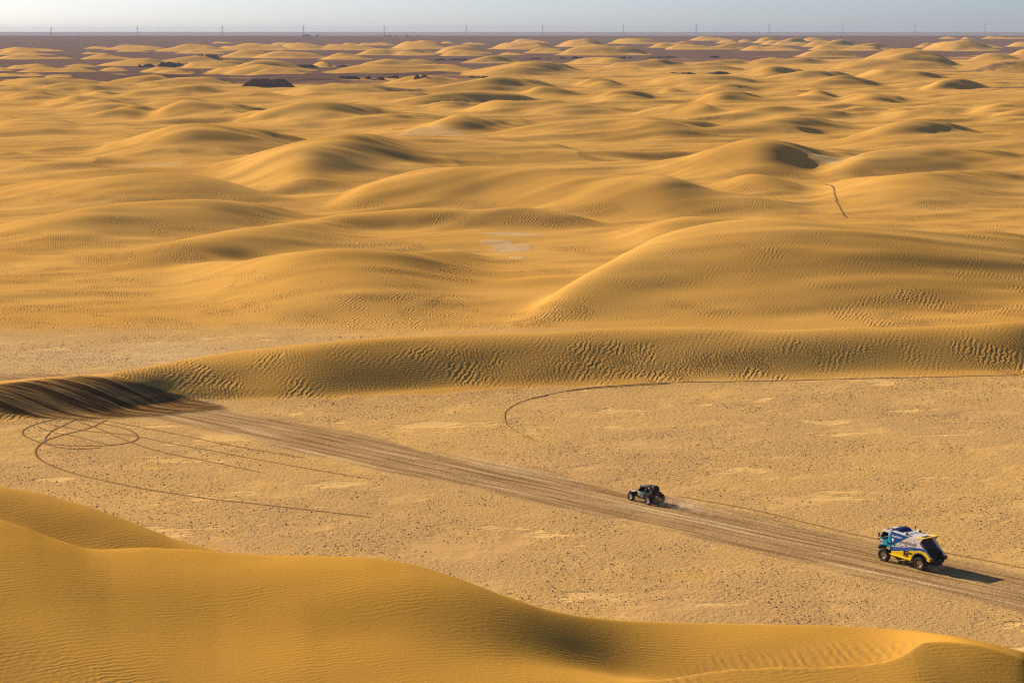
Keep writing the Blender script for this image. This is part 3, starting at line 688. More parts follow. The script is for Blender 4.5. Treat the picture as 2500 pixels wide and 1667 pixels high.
def tag(o, label, cat, group=None):
    o['label'] = label; o['category'] = cat
    if group: o['group'] = group
    return o
def lettering(words, size, place, mat, parent, bold=0.0, shear=0.0, name='lettering'):
    cu = bpy.data.curves.new('lettering', 'FONT'); cu.body = words; cu.size = size; cu.align_x = 'CENTER'; cu.align_y = 'CENTER'; cu.extrude = .002; cu.offset = bold; cu.shear = shear
    cu.resolution_u = 3
    t = bpy.data.objects.new('lettering', cu); C.objects.link(t)
    bpy.context.view_layer.update()
    me = bpy.data.meshes.new_from_object(t.evaluated_get(bpy.context.evaluated_depsgraph_get()))
    bpy.data.objects.remove(t); me.materials.clear(); me.materials.append(mat)
    me.transform(place)
    o = bpy.data.objects.new(name, me); C.objects.link(o); o.parent = parent
    return o
LEFT_SIDE = Matrix(((-1, 0, 0, 0), (0, 0, 1, 0), (0, 1, 0, 0), (0, 0, 0, 1)))     # reads front to back on the left flank
RIGHT_SIDE = Matrix(((1, 0, 0, 0), (0, 0, -1, 0), (0, 1, 0, 0), (0, 0, 0, 1)))
def on_left(x, y, z): return Matrix.Translation((x, y, z)) @ LEFT_SIDE
def on_right(x, y, z): return Matrix.Translation((x, y, z)) @ RIGHT_SIDE

rubber = paint('tyre_rubber', (.022, .021, .02), .9, .2, dirt=.25)
black = paint('black_plastic', (.015, .015, .016), .55, .3)
underside = paint('dusty_black_steel', (.02, .018, .016), .8, .2, dirt=.2)

def wheel(parent, x, y, r, w, rimmat, lugs=26, side=1, rim_r=.5, tilt=None):
    e = bpy.data.objects.new('wheel', None); C.objects.link(e); e.parent = parent; e.location = (x, y, r); e.empty_display_size = .1
    if tilt: e.rotation_euler = tilt
    b = MB(); h = w / 2; ri = r * rim_r
    b.lathe([(ri, -h * .8), (ri * 1.12, -h * .98), (r * .86, -h), (r * .96, -h * .86), (r * .975, -h * .5), (r * .975, h * .5), (r * .96, h * .86), (r * .86, h), (ri * 1.12, h * .98), (ri, h * .8)], 36)
    for k in range(lugs):
        for s in (-1, 1):
            a = 2 * math.pi * (k + .25 * s) / lugs
            b.box((r * .985 * math.cos(a), s * h * .5, r * .985 * math.sin(a)), (.05, h * .8, r * .13), rot=Matrix.Rotation(-a, 3, 'Y'))
    b.build('tyre', rubber, e)
    b = MB(); o = side
    b.lathe([(ri * 1.02, -h * .75), (ri * 1.02, h * .75)], 32)
    b.lathe([(ri * 1.02, o * h * .8), (ri * .9, o * h * .82), (ri * .8, o * h * .45), (ri * .55, o * h * .38), (ri * .42, o * h * .6), (ri * .2, o * h * .66), (.001, o * h * .66)], 32)
    for k in range(8):
        a = 2 * math.pi * k / 8
        b.bar((ri * .68 * math.cos(a), o * h * .38, ri * .68 * math.sin(a)), (ri * .68 * math.cos(a), o * h * .5, ri * .68 * math.sin(a)), ri * .07, 6)
    b.build('rim', rimmat, e)
    return e
# ------------------------------------------------------------------ the rally truck (x ahead, y to its left, z up)
def spot(px, py):
    h = ground_hit(px, py); return h
p_blue = paint('dark_blue_paint', (.0, .085, .36), .5, .15)
p_navy = paint('navy_paint', (.006, .008, .10), .4, .4)
p_turq = paint('turquoise_paint', (.0, .38, .62), .45, .3, dirt=.05)
p_white = paint('white_paint', (.78, .74, .70), .4, .4, dirt=.22)
p_yellow = paint('yellow_paint', (.90, .63, .0), .38, .45, dirt=.05)
p_grey = paint('worn_grey_roof', (.10, .085, .075), .7, .3, dirt=.25)
p_glass = paint('dark_glass', (.012, .012, .016), .08, .6)
p_red = paint('red_lamp', (.75, .01, .01), .3, .5)
p_orange = paint('orange_fabric', (.55, .10, .01), .8, .2)
p_alloy = paint('dusty_alloy', (.48, .36, .25), .4, .5, metal=.5, dirt=.5)
p_steel = paint('bare_steel', (.55, .53, .5), .3, .5, metal=.8)

def rally_truck(loc, rz):
    T_ = thing('rally_truck', 'blue, white and yellow rally truck with a yellow roof spoiler driving along the tracks', 'truck', loc, rz)
    # chassis and running gear
    b = MB()
    b.box((-.3, .42, .98), (6.2, .14, .26)); b.box((-.3, -.42, .98), (6.2, .14, .26))
    for x in (-3.2, -1.2, .4, 2.2): b.box((x, 0, .98), (.14, .9, .2))
    b.bar((2.35, -1.0, .68), (2.35, 1.0, .68), .12, 12); b.bar((-2.35, -1.0, .68), (-2.35, 1.0, .68), .14, 12)
    b.bar((2.1, 0, .85), (-2.2, 0, .75), .06, 8)
    for x in (2.35, -2.35):
        b.box((x, 0, .68), (.42, .42, .42))
        for y in (-.75, .75): b.bar((x, y, .72), (x + .25, y * .93, 1.5), .09, 10)
    b.prism([(1.15, .95), (.25, .9), (.55, .42), (.75, .42)], .3, .95); b.prism([(1.15, .95), (.25, .9), (.55, .42), (.75, .42)], -.95, -.3)
    b.box((-.7, 0, .8), (2.0, 1.5, .35))
    b.build('chassis', underside, T_, .02)
    for x in (2.35, -2.35):
        for s in (1, -1): wheel(T_, x, s * 1.03, .67, .44, p_alloy, 28, s, .5)
    # cab: lower shell, pillars, roof; the side windows stand open to the far side
    cab = None
    b = MB()
    b.prism([(1.42, 1.56), (1.75, 1.62), (2.05, 1.72), (2.6, 1.66), (2.92, 1.48), (2.97, 1.62), (2.93, 2.3), (2.82, 2.34), (1.42, 2.34)], -1.2, 1.2, 0)
    b.prism([(1.42, 2.34), (1.78, 2.34), (1.74, 3.06), (1.42, 3.06)], 1.1, 1.2, 0); b.prism([(1.42, 2.34), (1.78, 2.34), (1.74, 3.06), (1.42, 3.06)], -1.2, -1.1, 0)
    b.prism([(2.82, 2.34), (2.93, 2.3), (2.56, 3.08), (2.46, 3.08)], 1.1, 1.2, 1); b.prism([(2.82, 2.34), (2.93, 2.3), (2.56, 3.08), (2.46, 3.08)], -1.2, -1.1, 1)
    b.box((1.46, 0, 2.7), (.07, 2.2, .72), 0)
    b.prism([(1.42, 3.06), (2.56, 3.08), (2.5, 3.2), (2.34, 3.3), (1.42, 3.33)], -1.2, 1.2, 1)
    cab = b.build('cab', [p_turq, p_white], T_, .03)
    b = MB(); b.prism([(2.905, 2.34), (2.93, 2.33), (2.585, 3.06), (2.56, 3.06)], -1.08, 1.08); b.build('windscreen', p_glass, cab)
    b = MB(); b.prism([(1.5, 3.335), (2.3, 3.305), (2.2, 3.37), (1.6, 3.4)], -1.0, 1.0, 0); b.box((1.95, -.1, 3.395), (.5, .7, .03), 1); b.box((1.7, .85, 3.40), (.35, .2, .03), 1)
    b.build('roof_hatch', [p_grey, p_white], cab, .02)
    for s in (1, -1):
        b = MB(); b.prism([(1.86, 1.76), (2.86, 1.74), (2.86, 2.26), (2.3, 2.28), (2.2, 2.33), (1.86, 2.33)], s * 1.203, s * 1.225)
        d = b.build('door', p_turq, cab, .008)
        b = MB(); b.box((2.58, s * 1.235, 2.02), (.52, .012, .46), 0); b.build('number_plate', p_white, d)
        lettering('503', .26, (on_left if s > 0 else on_right)(2.58, s * 1.244, 2.0), black, d, .008)
        b = MB(); b.box((1.62, s * 1.215, 2.0), (.26, .02, .2)); b.build('vent', black, cab)
        b = MB(); b.bar((2.6, s * 1.15, 3.0), (2.86, s * 1.27, 2.85), .02, 6); b.box((2.88, s * 1.28, 2.68), (.09, .16, .42)); b.box((2.98, s * 1.22, 2.25), (.08, .12, .16)); b.build('wing_mirror', black, cab, .02)
        b = MB(); b.box((1.6, s * 1.212, 2.9), (.14, .02, .2)); b.build('flag_sticker', p_white, cab)
    b = MB(); b.box((1.78, .5, 2.3), (.16, .55, .75)); b.box((2.0, .5, 1.98), (.5, .55, .14)); b.box((1.8, .5, 2.78), (.13, .32, .26)); b.build('seat', p_orange, cab, .04)
    b = MB(); b.box((1.78, -.5, 2.3), (.16, .55, .75)); b.box((2.0, -.5, 1.98), (.5, .55, .14)); b.build('seat', black, cab, .04)
    b = MB(); b.box((3.0, 0, 1.35), (.16, 2.3, .3)); b.path([(3.05, -.9, 1.2), (3.12, -.6, 1.5), (3.12, .6, 1.5), (3.05, .9, 1.2)], .04); b.build('front_bumper', black, T_, .03)
    # body with raked tail
    arc = [(-2.35 + 1.0 * math.cos(a), .72 + 1.0 * math.sin(a)) for a in [R(q) for q in (8, 30, 55, 80, 105, 130, 152)]]
    sidep = [(1.3, .98), (1.3, 3.3), (-1.9, 3.1), (-3.72, 1.42), (-3.72, 1.12), (-3.25, 1.08)] + arc[::-1] + [(-1.36, .82)]
    b = MB(); fs = b.prism(sidep, -1.2, -.96, 0); fs = b.prism(sidep, .96, 1.2, 0)
    b.prism([(1.3, .98), (1.3, 3.3), (-1.9, 3.1), (-1.9, 2.95), (1.2, 3.1), (1.2, .98)], -.96, .96, 0)
    body = b.build('cargo_body', p_white, T_, .012)
    p_tail = paint('dusty_dark_panel', (.05, .042, .046), .55, .3, dirt=.1)
    b = MB(); b.prism([(-1.6, 3.02), (-1.88, 3.0), (-3.3, 1.62), (-3.3, 1.35), (-2.9, 1.35), (-1.9, 2.5)], -.955, .955); b.build('tail_panel', p_tail, body)
    # painted side: each colour is its own field of the same flat panel
    def field(name, mat, poly):
        for s in (1, -1):
            b = MB(); b.prism(poly, s * 1.2025, s * 1.2075); b.build(name, mat, body)
    top = lambda x: 3.3 - (1.3 - x) * .0625
    field('blue_panel', p_blue, [(1.29, 1.82), (1.29, 3.29), (-1.0, top(-1.0) - .012)])
    lo = lambda x: 1.74 + (1.3 - x) * .135
    lo2 = lambda x: 1.3 + (1.3 - x) * .19
    tail = lambda z: -1.9 - (3.1 - z) * 1.083
    def strip(f0, f1):
        xs = [1.29, .2, -1.0, -1.66, -2.4]
        zt, zb = min(f1(-2.9), 2.2), min(f0(-2.8), 1.93)
        return [(x, f0(x)) for x in xs] + [(tail(zb) + .05, zb), (tail(zt) + .05, zt)] + [(x, f1(x)) for x in xs[::-1]]
    field('blue_band', p_blue, strip(lo2, lo))
    arc2 = [(-2.35 + 1.07 * math.cos(a), .72 + 1.07 * math.sin(a)) for a in [R(q) for q in (10, 30, 55, 80, 105, 130, 150)]]
    field('yellow_panel', p_yellow, [(1.29, .99), (1.29, lo2(1.29) - .004), (.2, lo2(.2) - .004), (-1.0, lo2(-1) - .004), (-1.66, lo2(-1.66) - .004), (-2.4, lo2(-2.4) - .004), (tail(1.93) + .05, 1.925), (-3.7, 1.42), (-3.7, 1.13), (-3.27, 1.1)] + arc2[::-1] + [(-1.28, .84)])
    for s in (1, -1):
        b = MB(); b.prism([(1.5, 1.02), (1.3, .92), (-1.3, .78), (-1.3, .9)], s * 1.19, s * 1.33); b.build('side_skirt', p_yellow, body, .01)
        b = MB()
        for k in range(len(arc) - 1):
            (x0, z0), (x1, z1) = arc[k], arc[k + 1]
            b.bar((x0, s * 1.215, z0), (x1, s * 1.215, z1), .065, 8)
        b.build('wheel_arch', black, body)
        L_ = on_left if s > 0 else on_right
        lettering('Interburo', .34, L_(.62 if s > 0 else .45, s * 1.212, 2.86), p_white, body, .012, .15)
        lettering('Jongbloed', .56, L_(-.85, s * 1.212, 2.46), p_navy, body, -.004)
        lettering('KUIPERS', .27, L_(-.92, s * 1.222, 1.47), black, body, .012, .12)
        b = MB(); b.prism([(-.3, 1.06), (-.3, 1.62), (-.92, 1.7), (-.92, 1.02)], s * 1.209, s * 1.214); b.build('sponsor_board', black, body)
        b = MB(); b.prism([(-.52, 1.4), (-.52, 1.57), (-.9, 1.6), (-.9, 1.4)], s * 1.216, s * 1.219); b.build('sponsor_field', p_yellow, body)
        b = MB(); b.box((-.6, s * 1.2175, 1.16), (.3, .004, .05)); b.build('sponsor_mark', p_yellow, body)
        b = MB(); b.lathe([(.001, .0), (.17, .0), (.17, .008), (.001, .008)], 24); o = b.build('round_badge', p_white, body); o.location = (1.05, s * 1.212 - (0 if s > 0 else .008), 2.42)
        b = MB(); b.box((1.05, s * 1.2225, 2.42), (.22, .003, .05)); b.box((1.05, s * 1.2225, 2.49), (.05, .003, .05)); b.build('badge_mark', black, body)
        b = MB(); b.box((.9, s * 1.212, 1.93), (.14, .006, .07)); b.box((.88, s * 1.212, 2.02), (.08, .006, .08)); b.build('emblem', p_navy, body)
        for q, (x, dz) in enumerate(((1.0, -.14), (.72, -.2), (.35, -.1), (.0, -.2), (-.35, -.12), (-.7, -.24), (-1.05, -.14), (-1.4, -.22))):
            b = MB(); b.box((x, s * 1.212, lo(x) + dz), (.2, .006, .03)); b.build('sponsor_mark', p_white, body)
        b = MB(); b.prism([(1.28, 1.95), (-1.64, 2.2), (-1.64, 2.165), (1.28, 1.915)], s * 1.2085, s * 1.211); b.prism([(-1.66, .9), (-1.66, 3.08), (-1.68, 3.08), (-1.68, .9)], s * 1.2085, s * 1.212); b.build('panel_seam', black, body)
        b = MB(); b.box((-1.82, s * 1.212, 1.6), (.12, .006, .14)); b.build('fuel_mark', p_red, body)
        b = MB(); b.box((-1.5, s * 1.215, 1.2), (.07, .02, .25)); b.build('latch', black, body)
        # lamps on the roof with their straps
        b = MB(); b.box((-.3, s * .98, 3.3), (.3, .2, .26), 0); b.box((-.5, s * .98, 3.31), (.12, .2, .24), 1); b.bar((-.55, s * 1.02, 3.21), (-1.1, s * 1.06, 3.17), .03, 6, 1); b.build('roof_lamp', [p_white, black], body, .02)
        b = MB(); b.box((-3.78, s * 1.02, 1.24), (.16, .5, .34)); bp = b.build('rear_bumper', black, T_, .02)
        b = MB(); b.prism([(-3.35, 1.12), (-3.35, 1.43), (-3.87, 1.43), (-3.87, 1.06)], s * 1.215, s * 1.235); b.box((-3.6, s * 1.0, 1.43), (.5, .42, .02)); b.build('bumper_cover', p_yellow, bp)
        b = MB(); b.box((-3.88, s * .98, 1.24), (.04, .22, .14)); b.build('tail_lamp', p_red, bp)
        b = MB(); b.box((-3.2, s * 1.03, .62), (.03, .42, .6), rot=Matrix.Rotation(R(14), 3, 'Y')); b.build('mud_flap', black, T_)
    b = MB(); b.prism([(1.25, 3.36), (1.2, 3.58), (.75, 3.5), (.35, 3.27), (1.0, 3.25)], -.85, .7); b.build('air_scoop', p_navy, body, .02)
    b = MB(); b.box((-.95, 0, 3.172), (1.4, 1.7, .012)); b.box((-.2, 0, 3.23), (.1, 1.6, .05)); o = b.build('roof_panel', p_white, body); o.rotation_euler = (0, -R(3.5), 0); o.location = (.0, 0, .06)
    b = MB(); b.bar((.2, -1.1, 3.2), (.25, -1.1, 3.62), .03, 8); b.box((.2, -1.1, 3.6), (.12, .12, .2)); b.build('exhaust_stack', black, body)
    # spoiler
    b = MB(); b.prism([(-1.8, 3.14), (-1.8, 3.19), (-2.72, 3.24), (-2.72, 3.19)], -1.24, 1.24); sp = b.build('spoiler', p_yellow, T_, .01)
    b = MB(); b.box((-2.2, .1, 3.225), (.5, .9, .02), rot=Matrix.Rotation(R(3), 3, 'Y')); b.build('spoiler_board', black, sp)
    for s in (1, -1):
        b = MB(); b.prism([(-1.9, 3.13), (-2.7, 3.18), (-2.32, 2.73)], s * 1.19, s * 1.225); b.build('spoiler_fin', p_white, sp)
        b = MB(); b.prism([(-1.92, 3.1), (-1.98, 3.1), (-3.05, 2.1), (-2.98, 2.1)], s * 1.208, s * 1.213); b.build('panel_seam', black, body)
    # spare wheels lying in the open tail, lashed with straps
    for y in (.42, -.5):
        w = wheel(T_, -3.3, y, .6, .4, underside, 20, 1, .5, (0, R(-35), R(78)))
        w.name = 'spare_wheel'; w.location = (-3.2, y * .9, 1.5 if y > 0 else 1.42)
    b = MB(); b.path([(-2.9, -.1, 1.95), (-3.75, -.15, 1.55), (-3.95, -.15, 1.0), (-4.05, -.15, .7)], .05); b.path([(-2.9, -.7, 1.9), (-3.8, -.6, 1.5), (-4.0, -.5, 1.0)], .05); b.box((-3.7, 0, 1.0), (.35, 1.5, .35)); b.build('tow_frame', black, T_)
    b = MB(); b.bar((-3.95, -.1, 1.12), (-3.95, .15, 1.12), .035, 8); b.build('tow_bar', p_steel, T_)
    return T_
fl, rl = spot(2157, 1369), spot(2245, 1391)
hx, hy = fl[0] - rl[0], fl[1] - rl[1]; rz = math.atan2(hy, hx)
mid = Vector(((fl[0] + rl[0]) / 2, (fl[1] + rl[1]) / 2, 0)) + Vector((math.sin(rz), -math.cos(rz), 0)) * 1.1
truck = rally_truck((mid.x, mid.y, land_z(mid.x, mid.y) - .015), rz)
sc_ = math.hypot(hx, hy) / 4.7
truck.scale = (sc_, sc_, sc_)
# ------------------------------------------------------------------ the desert buggy
p_carbon = paint('black_panel', (.02, .019, .022), .45, .4, dirt=.12)
p_greyp = paint('grey_panel', (.16, .155, .16), .5, .4, dirt=.35)
p_teal = paint('teal_stripe', (.04, .42, .40), .4, .4)
p_rim = paint('silver_rim', (.62, .58, .6), .35, .5, metal=.4, dirt=.2)
p_lime = paint('yellow_decal', (.65, .60, .12), .5, .3)
p_vblue = paint('blue_lamp', (.01, .09, .5), .4, .4)
def buggy(loc, rz):
    T_ = thing('desert_buggy', 'black open-wheeled desert buggy with silver rims driving ahead of the truck', 'buggy', loc, rz)
    X0, X1, W = 1.36, -1.36, .8
    for x in (X0, X1):
        for s in (1, -1): wheel(T_, x, s * (W + .1), .45, .36, p_rim, 20, s, .55)
    for x, xb in ((X0, .95), (X1, -.85)):
        for s in (1, -1):
            b = MB(); b.bar((xb, s * .32, .5), (x, s * .72, .43), .035, 8); b.bar((xb + .25 * (1 if x > 0 else -1) * -1, s * .32, .52), (x, s * .72, .45), .035, 8); b.bar((x, s * .7, .5), (xb * .95, s * .48, 1.0), .05, 10); b.build('suspension_arm', black, T_)
    b = MB()
    b.prism([(1.05, .42), (1.55, .62), (1.5, .86), (1.15, 1.02), (.72, 1.1), (.66, .45)], -.5, .5)             # nose
    b.prism([(.7, .36), (.72, 1.0), (-.5, .98), (-.75, .9), (-.75, .36)], -.62, .62)                           # tub
    b.prism([(-.7, .45), (-.7, 1.05), (-1.25, 1.1), (-1.55, 1.0), (-1.5, .62), (-1.0, .45)], -.55, .55)        # engine bay
    body = b.build('body', p_carbon, T_, .03)
    b = MB(); b.prism([(.75, 1.12), (1.15, 1.05), (1.48, .9), (1.48, .87), (1.15, 1.01), (.75, 1.08)], -.42, .42); b.build('bonnet', p_greyp, body, .01)
    for s in (1, -1):
        b = MB(); b.prism([(1.02, .98), (1.62, .98), (1.72, .86), (1.66, .84), (1.5, .93), (1.02, .93)], s * .5, s * .98); b.build('mudguard', p_carbon, body, .015)
        b = MB(); b.box((1.25, s * .72, .985), (.45, .3, .02)); b.build('mudguard_stripe', p_white, body)
        b = MB(); b.prism([(.62, .44), (.66, .95), (-.2, .98), (-.35, .7), (-.1, .42)], s * .62, s * .68); d = b.build('door', p_greyp, body, .01)
        b = MB(); b.box((.42, s * .685, .74), (.26, .012, .2)); b.build('number_plate', p_lime, d)
        b = MB(); b.prism([(.68, 1.0), (.68, 1.08), (.2, 1.07), (.15, 1.0)], s * .625, s * .685, 0); b.prism([(.15, 1.03), (.15, 1.08), (-.75, 1.1), (-.95, 1.07), (-.6, 1.02)], s * .625, s * .69, 1); b.build('side_stripe', [p_white, p_teal], body)
        b = MB(); b.prism([(-.55, .95), (-.5, 1.1), (-1.45, 1.12), (-1.6, .95), (-1.3, .9)], s * .5, s * .86); b.build('rear_mudguard', p_carbon, body, .015)
        b = MB(); b.box((-1.6, s * .62, .98), (.04, .14, .1)); b.build('tail_lamp', p_red, body)
    b = MB()
    for s in (1, -1):
        b.path([(.72, s * .6, 1.06), (.2, s * .56, 1.58), (-.05, s * .54, 1.66), (-.75, s * .52, 1.66), (-.95, s * .52, 1.5), (-1.35, s * .48, 1.1)], .032)
        b.bar((-.15, s * .54, 1.66), (-.2, s * .62, 1.02), .03); b.bar((-.75, s * .52, 1.64), (-.65, s * .6, 1.02), .03); b.bar((-.2, s * .6, 1.1), (-.75, s * .54, 1.55), .025)
    for x, z, y in ((.2, 1.58, .56), (-.05, 1.66, .54), (-.75, 1.66, .52), (-.95, 1.5, .52)): b.bar((x, -y, z), (x, y, z), .03)
    b.build('roll_cage', black, T_)
    b = MB(); b.prism([(.22, 1.6), (-.05, 1.69), (-.78, 1.69), (-.78, 1.71), (-.05, 1.715), (.22, 1.625)], -.55, .55, 0); rp = b.build('roof_panel', p_carbon, T_)
    b = MB(); b.box((-.2, .42, 1.722), (.5, .14, .012)); b.build('roof_stripe', p_teal, rp)
    b = MB(); b.prism([(.7, 1.1), (.73, 1.1), (.24, 1.58), (.21, 1.58)], -.53, .53); b.build('windscreen', p_glass, T_)
    for s in (1, -1):
        b = MB(); b.box((-.5, s * .28, 1.0), (.14, .42, .75)); b.box((-.2, s * .28, .68), (.5, .42, .14)); st = b.build('seat', black, T_, .04)
        b = MB()
        bmesh.ops.create_uvsphere(b.bm, u_segments=16, v_segments=10, radius=.15)
        for f in b.bm.faces: f.smooth = True
        h = b.build('headrest', p_red if s > 0 else p_greyp, st); h.location = (-.42, s * .28, 1.44); h.scale = (.8, 1, 1)
    b = MB(); b.box((-1.2, 0, 1.15), (.5, 1.0, .1)); b.box((-1.15, .3, 1.32), (.3, .25, .26)); b.build('rear_rack', p_greyp, T_, .02)
    w = wheel(T_, -1.35, 0, .44, .3, black, 20, 1, .5, (0, 0, R(90)))
    w.name = 'spare_wheel'; w.location = (-1.42, -.05, 1.42)
    b = MB(); b.bar((-1.58, .1, .78), (-1.72, .1, .78), .09, 14); b.bar((-1.5, .1, .78), (-1.6, .1, .78), .11, 14); b.build('exhaust', p_steel, T_)
    b = MB(); b.box((-1.63, -.1, 1.0), (.04, .3, .06)); b.build('brake_lamp', p_vblue, T_)
    b = MB(); b.bar((-1.45, -.3, .43), (-1.36, .8, .43), .045); b.box((-1.4, 0, .5), (.3, .4, .3)); b.build('rear_axle', underside, T_)
    return T_
a_, b_, c_ = spot(1543, 1221), spot(1583, 1231.5), spot(1612, 1226)
hx, hy = a_[0] - b_[0], a_[1] - b_[1]; rz = math.atan2(hy, hx)
mid = Vector(((a_[0] + b_[0]) / 2, (a_[1] + b_[1]) / 2, 0)) + Vector((math.sin(rz), -math.cos(rz), 0)) * .9
bug = buggy((mid.x, mid.y, land_z(mid.x, mid.y) - .01), rz)
bug.scale = (1.06, 1.06, 1.1)
# ------------------------------------------------------------------ single wheel tracks pressed into the ground
m_track = paint('fresh_wheel_track', (.24, .14, .055), 1.0, 0.0)
def catmull(pts, n=14):
    P = [2 * np.array(pts[0]) - np.array(pts[1])] + [np.array(p) for p in pts] + [2 * np.array(pts[-1]) - np.array(pts[-2])]
    out = []
    for i in range(1, len(P) - 2):
        for t in np.linspace(0, 1, n, endpoint=False):
            a, b, c, d = P[i - 1:i + 3]
            out.append(.5 * (2 * b + (c - a) * t + (2 * a - 5 * b + 4 * c - d) * t * t + (3 * b - a - 3 * c + d) * t ** 3))
    return out + [np.array(pts[-1], float)]
def track(pix, width=.55, scale=1.0629, lift=.02):
    """a shallow groove with raised lips laid over the land"""
    W = []
    for x, y in pix:
        h = ground_hit(x * scale, y * scale)
        if h: W.append((h[0], h[1]))
    P = catmull(W); n = len(P)
    bm = bmesh.new(); prev = None
    rr = random.Random(len(pix) * 7 + int(pix[0][0]))
    for i, p in enumerate(P):
        d = P[min(i + 1, n - 1)] - P[max(i - 1, 0)]; d = d / (np.hypot(*d) + 1e-9); s = np.array([-d[1], d[0]])
        w = width * (.5 + .5 * min(1, i / 4, (n - 1 - i) / 4)) * rr.uniform(.75, 1.15)
        row = []
        for q, hz in ((-.5, -.03), (-.28, .035), (0, .012), (.28, .035), (.5, -.03)):
            x, y = p + s * w * q
            row.append(bm.verts.new((x, y, land_z(x, y) + lift + hz * rr.uniform(.7, 1.3))))
        if prev:
            for k in range(4): bm.faces.new((prev[k], prev[k + 1], row[k + 1], row[k])).smooth = True
        prev = row
    bmesh.ops.recalc_face_normals(bm, faces=bm.faces)
    me = bpy.data.meshes.new('tyre_track'); bm.to_mesh(me); bm.free(); me.materials.append(m_track)
    o = bpy.data.objects.new('tyre_track', me); C.objects.link(o); o['kind'] = 'structure'
    return o
track([(130, 962), (80, 975), (53, 990), (60, 1003), (100, 1018), (150, 1023), (220, 1024), (270, 1021), (310, 1012), (315, 1000), (290, 985), (230, 972), (180, 964)], 0.39)
track([(175, 963), (150, 975), (120, 990), (104, 1008), (112, 1022), (150, 1030), (190, 1031), (230, 1029)], 0.33)
track([(245, 965), (200, 985), (140, 1000), (100, 1015), (82, 1035), (92, 1055), (125, 1072), (165, 1086), (230, 1102), (310, 1119), (400, 1134), (520, 1150), (640, 1163), (760, 1177), (850, 1188)], 0.41)
track([(85, 978), (110, 990), (170, 1002), (240, 1020), (260, 1022)], 0.28); track([(110, 975), (200, 990), (300, 1000), (400, 1020), (520, 1042), (700, 1075), (850, 1100)], 0.28)
track([(180, 968), (240, 990), (300, 1016), (380, 1040), (480, 1060), (600, 1085)], 0.30); track([(240, 966), (340, 985), (420, 1000), (540, 1025), (700, 1052)], 0.28)
track([(1260, 908), (1200, 922), (1165, 942), (1160, 962), (1170, 980), (1200, 998), (1235, 1015)], 0.18)
track([(1220, 915), (1290, 900), (1350, 891), (1440, 884), (1560, 878), (1700, 876), (1850, 873), (2000, 869), (2150, 866), (2340, 862)], .17)
track([(1300, 899), (1360, 892), (1450, 886), (1540, 881)], .4)
track([(1880, 424), (1900, 425), (1914, 430), (1917, 445), (1922, 462), (1930, 478), (1938, 492), (1946, 501)], 0.83)
track([(1560, 1140), (1700, 1165), (1850, 1200), (2000, 1235), (2200, 1275), (2352, 1305)], 0.30)

# ------------------------------------------------------------------ stones strewn over the flat
def stones():
    r = np.random.default_rng(5)
    x0, z0, s0 = [], [], []
    Yr = r.uniform(178, 372, 200000); ar = r.uniform(-.27, .27, 200000)
    i = np.clip(np.searchsorted(AZ, ar), 1, NX - 1); j = np.clip(np.searchsorted(YY, Yr), 1, NY - 1)
    keep = (SAND[j, i] < .25) & (BAND[j, i] < .25 + .3 * r.random(200000)) & (r.random(200000) < np.clip((Yr / 372), .2, 1)) & (vnoise(ar * Yr / 9, Yr / 9, 61) + .6 * vnoise(ar * Yr / 3, Yr / 3, 62) > .15 - .45 * r.random(200000))
    Yr, ar, i, j = Yr[keep], ar[keep], i[keep], j[keep]
    n = len(Yr); X = ar * Yr; Z = Hfin[j, i]
    size = .022 + .085 * r.random(n) ** 6 + .018 * r.random(n)
    oct_ = np.array([(1, 0, 0), (0, 1, 0), (-1, 0, 0), (0, -1, 0), (0, 0, .8), (0, 0, -.6)], float)
    fo = np.array([(0, 1, 4), (1, 2, 4), (2, 3, 4), (3, 0, 4), (1, 0, 5), (2, 1, 5), (3, 2, 5), (0, 3, 5)])
    v = oct_[None] * size[:, None, None] * (1 + .45 * (r.random((n, 6, 3)) - .5)) * np.array([1.25, 1, .85])
    th = r.uniform(0, 6.28, n); c, s = np.cos(th), np.sin(th)
    vx = v[..., 0] * c[:, None] - v[..., 1] * s[:, None] + X[:, None]; vy = v[..., 0] * s[:, None] + v[..., 1] * c[:, None] + Yr[:, None]
    V = np.stack([vx, vy, v[..., 2] + Z[:, None] + .3 * size[:, None]], -1).reshape(-1, 3).astype(np.float32)
    F = (fo[None] + 6 * np.arange(n)[:, None, None]).reshape(-1, 3).astype(np.int32)
    me = bpy.data.meshes.new('loose_stones')
    me.vertices.add(len(V)); me.vertices.foreach_set('co', V.ravel()); me.loops.add(F.size); me.loops.foreach_set('vertex_index', F.ravel())
    me.polygons.add(len(F)); me.polygons.foreach_set('loop_start', np.arange(0, F.size, 3, dtype=np.int32)); me.update(); me.validate()
    g = G('desert_stones'); ip = g.node('ShaderNodeNewGeometry', out=8)
    rnd = g.node('ShaderNodeTexWhiteNoise', {'W': ip}, 0, noise_dimensions='1D')
    cr = g.mix(g.step(rnd, .2, .8), (.27, .165, .085), (.46, .31, .16)); cr = g.mix(g.step(rnd, .86, .9), cr, (.52, .43, .34)); cr = g.mix(g.step(rnd, .0, .2), (.14, .085, .06), cr)
    me.materials.append(g.done(cr, .95, None, .05))
    o = bpy.data.objects.new('loose_stones', me); C.objects.link(o); o['kind'] = 'stuff'
    return n
N_STONES = stones()

